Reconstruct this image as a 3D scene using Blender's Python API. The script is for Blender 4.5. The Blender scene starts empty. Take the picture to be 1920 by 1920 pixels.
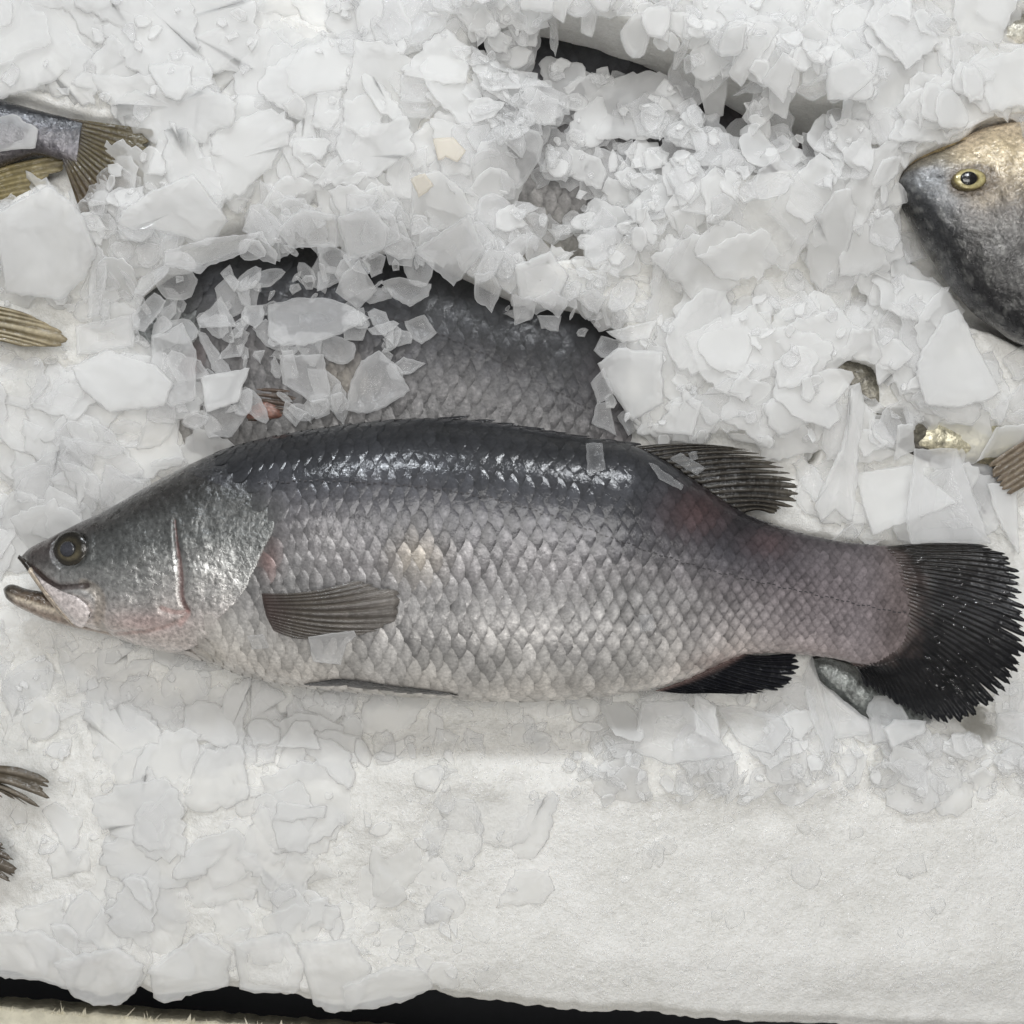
import bpy, math, random
import numpy as np
from mathutils import Matrix, Vector

random.seed(7)
rng = np.random.default_rng(7)

# ------------------------------------------------------------------ camera, light, exposure
S = 0.0004            # metres per photo pixel at z = 0
H = 2300.0            # camera height in those pixel units
scene = bpy.context.scene
C = scene.collection

cam_data = bpy.data.cameras.new("camera")
cam = bpy.data.objects.new("camera", cam_data)
C.objects.link(cam)
cam.location = (0, 0, H * S)
cam_data.sensor_fit = 'HORIZONTAL'
cam_data.angle = 2 * math.atan(960.0 / H)
cam_data.clip_start = 0.01
cam_data.clip_end = 50
scene.camera = cam

world = bpy.data.worlds.new("World")
scene.world = world
world.use_nodes = True
bg = world.node_tree.nodes["Background"]
bg.inputs[0].default_value = (1.0, 1.0, 1.0, 1)
bg.inputs[1].default_value = 0.16


def area_lamp(name, loc, target, sx, sy, watts, col, shape='RECTANGLE'):
    d = bpy.data.lights.new(name, 'AREA')
    d.shape = shape
    d.size = sx
    d.size_y = sy
    d.energy = watts
    d.color = col
    o = bpy.data.objects.new(name, d)
    C.objects.link(o)
    o.location = loc
    o.rotation_euler = (Vector(target) - Vector(loc)).to_track_quat('-Z', 'Y').to_euler()
    return o


# two market lamps beyond the top of the picture, a wide soft ceiling light, a weak warm light behind the camera
area_lamp("market_lamp", (-0.50, 1.42, 1.30), (-0.1, 0, 0), 0.26, 0.26, 9, (0.9, 0.95, 1.0), 'ELLIPSE')
area_lamp("market_lamp", (0.42, 1.42, 1.30), (0.1, 0, 0), 0.26, 0.26, 9, (0.94, 0.97, 1.0), 'ELLIPSE')
area_lamp("ceiling_light", (0.0, 0.35, 2.1), (0, 0, 0), 1.3, 0.7, 18, (1.0, 0.985, 0.96))
area_lamp("shop_front_light", (0.1, -0.85, 1.65), (0, 0, 0), 0.9, 0.22, 5.0, (1.0, 0.975, 0.93))

scene.view_settings.view_transform = 'Standard'
scene.view_settings.look = 'None'
scene.view_settings.gamma = 1.0
scene.view_settings.exposure = 0.13
scene.view_settings.use_curve_mapping = False
scene.cycles.use_denoising = True
scene.cycles.max_bounces = 8
scene.cycles.diffuse_bounces = 7
scene.cycles.glossy_bounces = 3
scene.cycles.transmission_bounces = 6
scene.cycles.transparent_max_bounces = 24
scene.cycles.use_adaptive_sampling = True
scene.cycles.adaptive_threshold = 0.03
scene.cycles.sample_clamp_indirect = 6.0


# ------------------------------------------------------------------ helpers
def fz(z):
    return (H - z) / H


def W(px, py, z=0.0):
    k = fz(z) * S
    return ((px - 960.0) * k, (960.0 - py) * k, z * S)


def lin(r, g=None, b=None):
    c = np.array([r, g, b] if g is not None else r, float) / 255.0
    return np.where(c <= 0.04045, c / 12.92, ((c + 0.055) / 1.055) ** 2.4)


def sm(a, b, x):
    t = np.clip((x - a) / (b - a + 1e-9), 0, 1)
    return t * t * (3 - 2 * t)


class VNoise:
    """periodic value noise on arrays"""
    def __init__(self, seed):
        self.t = np.random.default_rng(seed).random((256, 256))

    def __call__(self, x, y):
        x = np.asarray(x, float); y = np.asarray(y, float)
        xi = np.floor(x).astype(int); yi = np.floor(y).astype(int)
        fx = x - xi; fy = y - yi
        fx = fx * fx * (3 - 2 * fx); fy = fy * fy * (3 - 2 * fy)
        t = self.t
        a = t[yi & 255, xi & 255]; b = t[yi & 255, (xi + 1) & 255]
        c = t[(yi + 1) & 255, xi & 255]; d = t[(yi + 1) & 255, (xi + 1) & 255]
        return (a * (1 - fx) + b * fx) * (1 - fy) + (c * (1 - fx) + d * fx) * fy


vn = VNoise(3); vn2 = VNoise(11)


def fbm(x, y, wl, octv=4, n=vn):
    r = 0; amp = 1; tot = 0
    for k in range(octv):
        r = r + amp * n(np.asarray(x) / wl + 17.3 * k, np.asarray(y) / wl + 5.1 * k)
        tot += amp; amp *= 0.5; wl *= 0.5
    return r / tot


def poly_interp(pts, s):
    """point(s) at normalised arc length on polyline"""
    p = np.array(pts, float)
    d = np.r_[0, np.cumsum(np.hypot(*np.diff(p, axis=0).T))]
    d /= d[-1]
    return np.stack([np.interp(s, d, p[:, i]) for i in range(p.shape[1])], -1)


def smooth_poly(pts, n=64):
    """Catmull-like smoothing through resampling + averaging"""
    p = poly_interp(pts, np.linspace(0, 1, n))
    for _ in range(3):
        q = p.copy()
        q[1:-1] = (p[:-2] + 2 * p[1:-1] + p[2:]) / 4
        p = q
    return p


def dist_poly(x, y, pts):
    """distance and signed side to an open polyline, with parameter along it"""
    p = np.array(pts, float)
    best = np.full(np.shape(x), 1e9); side = np.zeros(np.shape(x)); par = np.zeros(np.shape(x))
    n = len(p) - 1
    for i in range(n):
        ax, ay = p[i]; bx, by = p[i + 1]
        dx, dy = bx - ax, by - ay
        L2 = dx * dx + dy * dy + 1e-9
        t = np.clip(((x - ax) * dx + (y - ay) * dy) / L2, 0, 1)
        qx, qy = ax + t * dx, ay + t * dy
        d = np.hypot(x - qx, y - qy)
        m = d < best
        best = np.where(m, d, best)
        side = np.where(m, np.sign(dx * (y - ay) - dy * (x - ax)), side)
        par = np.where(m, (i + t) / n, par)
    return best, side, par


def in_poly(x, y, pts):
    p = np.asarray(pts, float)
    r = np.zeros(np.shape(x), bool)
    n = len(p); j = n - 1
    for i in range(n):
        yi, yj = p[i, 1], p[j, 1]
        if yi != yj:
            c = ((yi > y) != (yj > y)) & (x < (p[j, 0] - p[i, 0]) * (y - yi) / (yj - yi) + p[i, 0])
            r ^= c
        j = i
    return r


def mesh_obj(name, verts, faces, mat, parent=None, cols=None, smooth=True, link=True):
    me = bpy.data.meshes.new(name)
    me.from_pydata(np.asarray(verts).tolist(), [], faces if isinstance(faces, list) else np.asarray(faces).tolist())
    if mat is not None:
        me.materials.append(mat)
    if cols is not None:
        c = np.ones((len(verts), 4), np.float32)
        cols = np.asarray(cols)
        c[:, :cols.shape[1]] = cols
        a = me.color_attributes.new('col', 'FLOAT_COLOR', 'POINT')
        a.data.foreach_set('color', c.ravel())
    if smooth:
        me.polygons.foreach_set('use_smooth', np.ones(len(me.polygons), bool))
    me.update()
    o = bpy.data.objects.new(name, me)
    if link:
        C.objects.link(o)
    if parent is not None:
        o.parent = parent
    return o


def grid_faces(nu, nv, closed_v=False, off=0, flip=False):
    i = np.arange(nu - 1)[:, None]
    j = np.arange(nv if closed_v else nv - 1)[None, :]
    j2 = (j + 1) % nv
    a = i * nv + j; b = i * nv + j2; c = (i + 1) * nv + j2; d = (i + 1) * nv + j
    f = np.stack(np.broadcast_arrays(a, b, c, d), -1).reshape(-1, 4) + off
    return f[:, ::-1] if flip else f


def tag(o, label=None, cat=None, group=None, kind=None):
    if label: o['label'] = label
    if cat: o['category'] = cat
    if group: o['group'] = group
    if kind: o['kind'] = kind
    return o


def empty(name, loc, rz=0.0, sc=1.0):
    o = bpy.data.objects.new(name, None)
    C.objects.link(o)
    o.location = loc
    o.rotation_euler = (0, 0, rz)
    o.scale = (sc, sc, sc)
    o.empty_display_size = 0.02
    return o


# ------------------------------------------------------------------ materials
def new_mat(name):
    m = bpy.data.materials.new(name)
    m.use_nodes = True
    nt = m.node_tree
    nt.nodes.clear()
    return m, nt, nt.nodes, nt.links


def N(nt, t, **kw):
    n = nt.nodes.new(t)
    for k, v in kw.items():
        if k.startswith('i_'):
            n.inputs[k[2:].replace('_', ' ')].default_value = v
        else:
            setattr(n, k, v)
    return n


def noise(nt, scale, detail=3.0, rough=0.55, coord='Object', dist=0.0):
    tc = nt.nodes.new('ShaderNodeTexCoord')
    n = nt.nodes.new('ShaderNodeTexNoise')
    n.inputs['Scale'].default_value = scale
    n.inputs['Detail'].default_value = detail
    n.inputs['Roughness'].default_value = rough
    n.inputs['Distortion'].default_value = dist
    nt.links.new(tc.outputs[coord], n.inputs['Vector'])
    return n.outputs['Fac']


def ramp(nt, src, lo, hi, a=0.0, b=1.0):
    m = nt.nodes.new('ShaderNodeMapRange')
    m.inputs['From Min'].default_value = lo
    m.inputs['From Max'].default_value = hi
    m.inputs['To Min'].default_value = a
    m.inputs['To Max'].default_value = b
    nt.links.new(src, m.inputs['Value'])
    return m.outputs['Result']


def math2(nt, op, a, b):
    m = nt.nodes.new('ShaderNodeMath')
    m.operation = op
    for k, v in enumerate((a, b)):
        if isinstance(v, (int, float)):
            m.inputs[k].default_value = v
        else:
            nt.links.new(v, m.inputs[k])
    return m.outputs[0]


def skin_material(name, mott_scale, mott_amt, rough, coat, bump_d, bump_scale, alpha=None, dim=1.0, spec=0.5, coat_r=0.09):
    m, nt, nodes, L = new_mat(name)
    out = nodes.new('ShaderNodeOutputMaterial')
    b = nodes.new('ShaderNodeBsdfPrincipled')
    at = nodes.new('ShaderNodeAttribute'); at.attribute_name = 'col'
    n1 = noise(nt, mott_scale, 4.0, 0.65)
    n2 = noise(nt, mott_scale * 0.16, 3.0, 0.5)
    f = math2(nt, 'MULTIPLY', ramp(nt, n1, 0.28, 0.72, 1 - mott_amt, 1 + mott_amt), ramp(nt, n2, 0.3, 0.7, 0.88 * dim, 1.12 * dim))
    mx = nodes.new('ShaderNodeVectorMath'); mx.operation = 'SCALE'
    L.new(at.outputs['Color'], mx.inputs[0]); L.new(f, mx.inputs['Scale'])
    L.new(mx.outputs[0], b.inputs['Base Color'])
    L.new(at.outputs['Alpha'], b.inputs['Metallic'])
    rr = ramp(nt, noise(nt, mott_scale * 0.7, 3.0), 0.3, 0.7, rough * 0.7, rough * 1.35)
    L.new(rr, b.inputs['Roughness'])
    b.inputs['Coat Weight'].default_value = coat
    b.inputs['Coat Roughness'].default_value = coat_r
    b.inputs['Specular IOR Level'].default_value = spec
    b.inputs['Coat IOR'].default_value = 1.36
    bp = nodes.new('ShaderNodeBump')
    bp.inputs['Strength'].default_value = 1.0
    bp.inputs['Distance'].default_value = bump_d * S
    bsum = math2(nt, 'ADD', noise(nt, bump_scale, 4.0, 0.6, dist=0.4), math2(nt, 'MULTIPLY', noise(nt, bump_scale * 0.3, 2.0), 1.5))
    L.new(bsum, bp.inputs['Height'])
    L.new(bp.outputs['Normal'], b.inputs['Normal'])
    L.new(bp.outputs['Normal'], b.inputs['Coat Normal'])
    if alpha is not None:
        b.inputs['Alpha'].default_value = alpha
    L.new(b.outputs[0], out.inputs[0])
    return m


M_SCALE = skin_material("scaled_skin", 430, 0.28, 0.42, 0.85, 0.4, 420, spec=0.2, coat_r=0.08)
M_HEAD = skin_material("head_skin", 330, 0.5, 0.3, 0.9, 1.5, 330)
M_FIN = skin_material("fin_membrane", 300, 0.22, 0.5, 1.0, 4.2, 110, spec=0.12, coat_r=0.045)
M_PFIN = skin_material("thin_fin_membrane", 300, 0.2, 0.42, 0.6, 0.5, 300, alpha=0.6)
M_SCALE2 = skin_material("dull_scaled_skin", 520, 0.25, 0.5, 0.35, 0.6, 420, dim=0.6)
M_EYE = skin_material("wet_eye", 420, 0.35, 0.25, 1.0, 0.7, 240)


def drop_material():
    m, nt, nodes, L = new_mat("melt_water")
    out = nodes.new('ShaderNodeOutputMaterial')
    tp = nodes.new('ShaderNodeBsdfTransparent'); gl = nodes.new('ShaderNodeBsdfGlossy')
    gl.inputs['Roughness'].default_value = 0.04
    fr = nodes.new('ShaderNodeFresnel'); fr.inputs['IOR'].default_value = 1.45
    mx = nodes.new('ShaderNodeMixShader')
    L.new(fr.outputs[0], mx.inputs[0]); L.new(tp.outputs[0], mx.inputs[1]); L.new(gl.outputs[0], mx.inputs[2])
    L.new(mx.outputs[0], out.inputs[0])
    return m


M_DROP = drop_material()


def ice_material(name, alpha_lo, alpha_hi, col, transl=0.45, stain=False):
    m, nt, nodes, L = new_mat(name)
    out = nodes.new('ShaderNodeOutputMaterial')
    dif = nodes.new('ShaderNodeBsdfDiffuse'); tr = nodes.new('ShaderNodeBsdfTranslucent')
    for s_ in (dif, tr):
        s_.inputs['Color'].default_value = (*col, 1)
    mx = nodes.new('ShaderNodeMixShader'); mx.inputs[0].default_value = transl
    L.new(dif.outputs[0], mx.inputs[1]); L.new(tr.outputs[0], mx.inputs[2])
    tp = nodes.new('ShaderNodeBsdfTransparent')
    tp.inputs['Color'].default_value = (0.985, 0.985, 0.985, 1)
    m2 = nodes.new('ShaderNodeMixShader')
    if alpha_lo < 1:
        at = nodes.new('ShaderNodeAttribute'); at.attribute_name = 'col'
        L.new(ramp(nt, at.outputs['Fac'], 0.0, 1.0, alpha_lo, alpha_hi), m2.inputs[0])
    else:
        m2.inputs[0].default_value = 1.0
    L.new(tp.outputs[0], m2.inputs[1]); L.new(mx.outputs[0], m2.inputs[2])
    gl = nodes.new('ShaderNodeBsdfGlossy')
    gl.inputs['Color'].default_value = (1, 1, 1, 1)
    gl.inputs['Roughness'].default_value = 0.12
    bp = nodes.new('ShaderNodeBump')
    bp.inputs['Distance'].default_value = 3.0 * S
    bp.inputs['Strength'].default_value = 0.8
    L.new(noise(nt, 150, 4.0, 0.62), bp.inputs['Height'])
    L.new(bp.outputs['Normal'], gl.inputs['Normal'])
    fr = nodes.new('ShaderNodeFresnel'); fr.inputs['IOR'].default_value = 1.31
    L.new(bp.outputs['Normal'], fr.inputs['Normal'])
    geo = nodes.new('ShaderNodeNewGeometry')
    front = math2(nt, 'SUBTRACT', 1.0, geo.outputs['Backfacing'])
    spec = math2(nt, 'MULTIPLY', math2(nt, 'MINIMUM', fr.outputs[0], 0.2), front)
    m3 = nodes.new('ShaderNodeMixShader')
    L.new(spec, m3.inputs[0]); L.new(m2.outputs[0], m3.inputs[1]); L.new(gl.outputs[0], m3.inputs[2])
    L.new(m3.outputs[0], out.inputs[0])
    return m


M_ICE = ice_material("flake_ice", 0.12, 0.5, (0.985, 0.987, 0.987), 0.4)
M_ICEW = ice_material("white_flake_ice", 0.24, 0.62, (0.99, 0.99, 0.985), 0.24)
M_ICEY = ice_material("stained_flake_ice", 0.25, 0.6, (0.98, 0.91, 0.79), 0.3)
M_ICEC = ice_material("clear_chip_ice", 0.05, 0.3, (0.9, 0.91, 0.92))


def snow_material():
    m, nt, nodes, L = new_mat("packed_ice")
    out = nodes.new('ShaderNodeOutputMaterial')
    b = nodes.new('ShaderNodeBsdfPrincipled')
    tc = nodes.new('ShaderNodeTexCoord')
    n1 = noise(nt, 26, 5.0, 0.62); n2 = noise(nt, 7.5, 3.0, 0.5)
    cr = nodes.new('ShaderNodeMix'); cr.data_type = 'RGBA'
    cr.inputs['A'].default_value = (0.73, 0.72, 0.68, 1)
    cr.inputs['B'].default_value = (0.89, 0.882, 0.855, 1)
    L.new(ramp(nt, math2(nt, 'ADD', math2(nt, 'MULTIPLY', n1, 0.3), math2(nt, 'ADD', math2(nt, 'MULTIPLY', n2, 0.25), math2(nt, 'MULTIPLY', noise(nt, 260, 5.0, 0.75), 0.45))), 0.38, 0.58), cr.inputs['Factor'])
    # sparse dirt specks
    vo = nodes.new('ShaderNodeTexVoronoi'); vo.inputs['Scale'].default_value = 26
    L.new(tc.outputs['Object'], vo.inputs['Vector'])
    spk = ramp(nt, math2(nt, 'ADD', vo.outputs['Distance'], math2(nt, 'MULTIPLY', noise(nt, 420, 2.0), 0.05)), 0.035, 0.055)
    wn = nodes.new('ShaderNodeSeparateColor'); L.new(vo.outputs['Color'], wn.inputs[0])
    rare = math2(nt, 'GREATER_THAN', wn.outputs[0], 0.12)
    keep = math2(nt, 'MAXIMUM', spk, rare)
    c2 = nodes.new('ShaderNodeMix'); c2.data_type = 'RGBA'
    c2.inputs['A'].default_value = (0.28, 0.25, 0.2, 1)
    L.new(keep, c2.inputs['Factor']); L.new(cr.outputs['Result'], c2.inputs['B'])
    L.new(c2.outputs['Result'], b.inputs['Base Color'])
    b.inputs['Roughness'].default_value = 0.45
    b.inputs['Specular IOR Level'].default_value = 0.4
    b.inputs['Subsurface Weight'].default_value = 0.3
    b.inputs['Subsurface Radius'].default_value = (0.006, 0.0062, 0.0064)
    b.inputs['Subsurface Scale'].default_value = 1.0
    bp = nodes.new('ShaderNodeBump'); bp.inputs['Distance'].default_value = 5.0 * S; bp.inputs['Strength'].default_value = 0.7
    L.new(math2(nt, 'ADD', noise(nt, 520, 4.0, 0.7), math2(nt, 'MULTIPLY', noise(nt, 110, 3.0), 1.3)), bp.inputs['Height'])
    L.new(bp.outputs['Normal'], b.inputs['Normal'])
    L.new(b.outputs[0], out.inputs[0])
    return m


def plain_mat(name, col, rough, bump=0.0, scale=100, var=0.15):
    m, nt, nodes, L = new_mat(name)
    out = nodes.new('ShaderNodeOutputMaterial')
    b = nodes.new('ShaderNodeBsdfPrincipled')
    v = nodes.new('ShaderNodeVectorMath'); v.operation = 'SCALE'
    v.inputs[0].default_value = col
    L.new(ramp(nt, noise(nt, scale, 4.0, 0.6), 0.3, 0.7, 1 - var, 1 + var), v.inputs['Scale'])
    L.new(v.outputs[0], b.inputs['Base Color'])
    b.inputs['Roughness'].default_value = rough
    if bump:
        bp = nodes.new('ShaderNodeBump'); bp.inputs['Distance'].default_value = bump * S
        L.new(noise(nt, scale * 2, 4.0), bp.inputs['Height'])
        L.new(bp.outputs['Normal'], b.inputs['Normal'])
    L.new(b.outputs[0], out.inputs[0])
    return m


M_SNOW = snow_material()
M_DARK = plain_mat("dark_tray", (0.008, 0.009, 0.012), 0.6)
M_BOARD = plain_mat("cream_board", (0.74, 0.70, 0.56), 0.8, 4, 90)

# ------------------------------------------------------------------ the big fish: shape functions in photo pixels
ZC = 112.0
TOPL = [(39, 1043), (46, 1033), (60, 1024), (100, 1005), (160, 975), (200, 957), (250, 928), (300, 899), (350, 873), (400, 851),
        (450, 836), (500, 823), (560, 812), (640, 800), (720, 791), (800, 787), (880, 791), (950, 800), (1020, 812), (1100, 824),
        (1180, 834), (1240, 862), (1300, 902), (1350, 938), (1395, 965), (1450, 986), (1520, 1007), (1580, 1019), (1640, 1025),
        (1700, 1027), (1735, 1035)]
BOTL = [(39, 1044), (48, 1056), (60, 1071), (100, 1118), (139, 1164), (165, 1178), (200, 1187), (250, 1206), (300, 1219),
        (350, 1228), (400, 1241), (450, 1262), (520, 1279), (600, 1289), (700, 1298), (800, 1304), (900, 1311), (980, 1313),
        (1060, 1309), (1130, 1303), (1220, 1290), (1290, 1270), (1340, 1246), (1390, 1224), (1450, 1221), (1500, 1224),
        (1560, 1231), (1610, 1243), (1650, 1248), (1690, 1235), (1735, 1180)]
THK = [(39, 4), (60, 26), (100, 48), (160, 72), (250, 97), (400, 122), (600, 134), (900, 131), (1150, 110), (1300, 84), (1450, 58),
       (1580, 34), (1640, 23), (1690, 12), (1735, 3)]
_xs = np.linspace(39, 1735, 1700)


def _smo(pts, k):
    y = np.interp(_xs, [p[0] for p in pts], [p[1] for p in pts])
    ker = np.hanning(k + 2)[1:-1]; ker /= ker.sum()
    yp = np.pad(y, k, mode='reflect', reflect_type='odd')
    return np.convolve(yp, ker, 'same')[k:-k]


_top = _smo(TOPL, 41); _bot = _smo(BOTL, 41); _thk = _smo(THK, 61)
fT = lambda x: np.interp(x, _xs, _top)
fB = lambda x: np.interp(x, _xs, _bot)
fK = lambda x: np.interp(x, _xs, _thk)
PEX = 2.25


def body_pos(x, phi, lift=0.0):
    """phi 0 = dorsal rim, pi = ventral rim on the upper side; pi..2pi the lower side"""
    a = (fB(x) - fT(x)) / 2; yc = (fB(x) + fT(x)) / 2; t = fK(x)
    c, s = np.cos(phi), np.sin(phi)
    cy = np.sign(c) * np.abs(c) ** (2 / PEX); sz = np.sign(s) * np.abs(s) ** (2 / PEX)
    y = yc - a * cy
    z = ZC + t * sz
    ny, nz = -np.sign(c) * np.abs(cy) ** (PEX - 1) / np.maximum(a, 1), np.sign(s) * np.abs(sz) ** (PEX - 1) / np.maximum(t, 1)
    n = np.hypot(ny, nz) + 1e-9
    ny, nz = ny / n, nz / n
    return y + ny * lift, z + nz * lift, ny, nz


def body_z(x, y):
    a = (fB(x) - fT(x)) / 2; yc = (fB(x) + fT(x)) / 2
    v = np.clip(np.abs((y - yc) / np.maximum(a, 1)), 0, 1)
    return ZC + fK(x) * (1 - v ** PEX) ** (1 / PEX)


OPERC = smooth_poly([(470, 925), (505, 938), (535, 960), (544, 978), (531, 1009), (512, 1041), (500, 1072), (481, 1112), (450, 1141), (428, 1152),
                     (422, 1175), (391, 1200), (359, 1216), (320, 1222)], 40)
SLOT = smooth_poly([(355, 975), (360, 1010), (366, 1050), (370, 1085), (366, 1110), (378, 1138)], 20)
SLOT2 = smooth_poly([(330, 1133), (355, 1142), (378, 1140), (385, 1140), (372, 1152), (362, 1163)], 16)
CHEEK = smooth_poly([(180, 1092), (205, 1100), (215, 1118), (210, 1140), (200, 1165), (205, 1185)], 20)
SUBORB = smooth_poly([(70, 1062), (95, 1085), (125, 1100), (150, 1098), (185, 1095)], 20)
JAWLINE = smooth_poly([(230, 1185), (290, 1178), (340, 1168), (370, 1150)], 16)
LATLINE = smooth_poly([(505, 907), (600, 903), (720, 908), (830, 918), (930, 936), (1020, 962), (1120, 1000), (1220, 1036), (1320, 1066), (1420, 1090), (1520, 1112), (1640, 1140), (1700, 1150)], 60)


def body_colour(x, y):
    """albedo (linear) and metallic share, from place on the fish"""
    tt = np.clip((y - fT(x)) / np.maximum(fB(x) - fT(x), 1), 0, 1)
    wob = (fbm(x, y, 90, 4) - 0.5) * 0.2
    t = np.clip(tt + wob + 0.10 * (1 - sm(520, 780, x)) * sm(0.1, 0.3, tt), 0, 1)
    ks = [0, 0.12, 0.25, 0.38, 0.5, 0.64, 0.76, 0.88, 1.0]
    body = lin(np.array([(36, 37, 39), (44, 45, 48), (60, 61, 65), (88, 87, 90), (118, 116, 117), (142, 141, 141), (160, 158, 157), (186, 183, 179), (206, 201, 194)]))
    col = np.stack([np.interp(t, ks, body[:, i]) for i in range(3)], -1)
    met = np.interp(t, ks, [0.0, 0.1, 0.3, 0.5, 0.65, 0.75, 0.6, 0.2, 0.0])
    # tail end: purplish, reddish flush
    tail = sm(1150, 1600, x)[..., None]
    pur = np.array([1.06, 0.95, 0.98])
    col = col * (1 + (pur - 1) * tail)
    tk = np.interp(tt, [0, 0.08, 0.2, 0.5, 0.8, 1], [0.35, 0.6, 0.95, 1.0, 0.9, 0.85])
    tcol = lin(128, 120, 122) * tk[..., None]
    tm = (sm(1380, 1620, x) * 0.75)[..., None]
    col = col * (1 - tm) + tcol * tm
    endm = (sm(1600, 1690, x + (y - 1130) * 0.1) * 0.9)[..., None]
    col = col * (1 - endm) + lin(108, 98, 97) * endm
    met = met * (1 - 0.7 * tm[..., 0])
    red = np.exp(-(((x - 1290) / 60) ** 2 + ((y - 965) / 40) ** 2)) * 0.24 + np.exp(-(((x - 1430) / 50) ** 2 + ((y - 1020) / 25) ** 2)) * 0.18 \
        + np.exp(-(((x - 1350) / 60) ** 2 + ((y - 1240) / 22) ** 2)) * 0.4
    col = col * (1 - red[..., None]) + lin(120, 82, 78) * red[..., None]
    yel = np.exp(-(((x - 790) / 45) ** 2 + ((y - 1040) / 38) ** 2)) * 0.28
    col = col * (1 - yel[..., None]) + lin(178, 166, 142) * yel[..., None]
    # head
    od, osd, _ = dist_poly(x, y, OPERC)
    sd = np.where(x < 330, 60.0, np.where((osd > 0) & (x < 560), od, -od))
    wid = 40 - 34 * sm(930, 1000, y)
    head = sm(-wid, wid * 0.4, sd + (fbm(x, y, 30, 3) - 0.5) * 30 * sm(1000, 930, y))
    head = np.maximum(head, 1 - sm(300, 430, x)) * (tt > -1)
    hk = [0, 0.14, 0.3, 0.5, 0.66, 0.8, 1.0]
    hc = lin(np.array([(38, 37, 36), (48, 47, 46), (68, 69, 68), (118, 120, 119), (198, 198, 196), (206, 202, 199), (212, 202, 196)]))
    hcol = np.stack([np.interp(t, hk, hc[:, i]) for i in range(3)], -1)
    snout = (1 - sm(70, 200, x + (y - 1040) * 0.4))[..., None]
    hcol = hcol * (1 - snout * 0.8) + lin(66, 58, 56) * snout * 0.8
    pink = np.exp(-(((x - 300) / 70) ** 2 + ((y - 1160) / 22) ** 2)) * 0.5
    hcol = hcol * (1 - pink[..., None]) + lin(205, 170, 166) * pink[..., None]
    hm = np.interp(t, hk, [0.0, 0.1, 0.28, 0.65, 0.85, 0.65, 0.15]) * (1 - 0.8 * snout[..., 0])
    h3 = head[..., None]
    col = col * (1 - h3) + hcol * h3
    met = met * (1 - head) + hm * head
    # slots and gill edges
    def stroke(pts, w, c, k):
        nonlocal col, met
        d, s_, p_ = dist_poly(x, y, pts)
        if pts is SLOT:
            w = w * (0.3 + 0.7 * sm(0.0, 0.65, p_)) + 1.3 * np.sin(y * 1.1) * (s_ > 0)
        e = (1 - sm(w * 0.5, w, d)) * k
        col = col * (1 - e[..., None]) + lin(*c) * e[..., None]
        met = met * (1 - e)
    stroke(SLOT, 7.0, (92, 60, 56), 0.85)
    stroke(SLOT2, 6, (172, 136, 130), 0.6)
    stroke(CHEEK, 15, (138, 126, 110), 0.55)
    stroke(SUBORB, 8, (52, 38, 36), 0.85)
    stroke(JAWLINE, 5, (165, 140, 134), 0.6)
    e = np.where(osd < 0, (1 - sm(2, 10, od)), 0) * (x < 560) * sm(960, 1030, y) * 0.35
    col = col * (1 - e[..., None]) + lin(80, 74, 70) * e[..., None]
    flap = np.exp(-(((x - 405) / 26) ** 2 + ((y - 1183) / 18) ** 2)) * 0.8 * (osd > 0)
    col = col * (1 - flap[..., None]) + lin(206, 200, 194) * flap[..., None]
    gil = np.exp(-(((x - 528) / 16) ** 2 + ((y - 1045) / 28) ** 2)) * 0.6 * (osd < 0)
    col = col * (1 - gil[..., None]) + lin(168, 130, 124) * gil[..., None]
    bile = np.exp(-(((x - 415) / 20) ** 2 + ((y - 1225) / 9) ** 2)) * 0.6
    col = col * (1 - bile[..., None]) + lin(120, 108, 82) * bile[..., None]
    return np.concatenate([np.clip(col, 0, 1), np.clip(met, 0, 1)[..., None]], -1)


PIV = (960.0, 1050.0)
ROOTZ = ZC - 130
K1 = S * fz(ZC)


def loc1(x, y, z):
    """photo pixels (at the fish's mid plane) -> big fish local metres"""
    return np.stack([(np.asarray(x, float) - PIV[0]) * K1, (PIV[1] - np.asarray(y, float)) * K1, (np.asarray(z, float) - ROOTZ) * K1], -1)


def fish_root(name, z_root, px=PIV[0], py=PIV[1], rz=0.0, sc=1.0, zref=None):
    k = S * fz(zref if zref is not None else ZC)
    return empty(name, ((px - 960) * k, (960 - py) * k, z_root * S), rz, sc)


fish1 = fish_root("big_silver_fish", ROOTZ)
tag(fish1, "large whole silver grey fish with black tail lying on the ice, mouth agape", "fish")

# body
xs = np.unique(np.concatenate([39 + (np.linspace(0, 1, 24) ** 1.6) * 40, np.arange(80, 570, 2.6), np.arange(570, 1735, 5.2), [1735]]))
nphi_u = 170; nphi_l = 36
ph = np.concatenate([np.linspace(0, math.pi, nphi_u, endpoint=False), np.linspace(math.pi, 2 * math.pi, nphi_l, endpoint=False)])
X, PH = np.meshgrid(xs, ph, indexing='ij')
Y, Z, NY, NZ = body_pos(X, PH)
up = (np.sin(PH) > 0)
od, osd, opar = dist_poly(X, Y, OPERC)
disp = np.where((osd > 0) & (X < 560), 3.0 * np.exp(-od / 50.0), -2.0 * np.exp(-od / 14.0)) * (X < 600) * (0.1 + 0.9 * sm(0.0, 0.3, opar))
for pts, w, dep in ((SLOT, 8, 5), (SLOT2, 6, 2.5), (SUBORB, 8, 7), (CHEEK, 9, 5), (JAWLINE, 6, 3)):
    d, s_, p_ = dist_poly(X, Y, pts)
    w_ = w * (0.35 + 0.65 * sm(0.0, 0.6, p_)) if pts is SLOT else w
    disp = disp - dep * np.exp(-(d / w_) ** 2)
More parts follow.
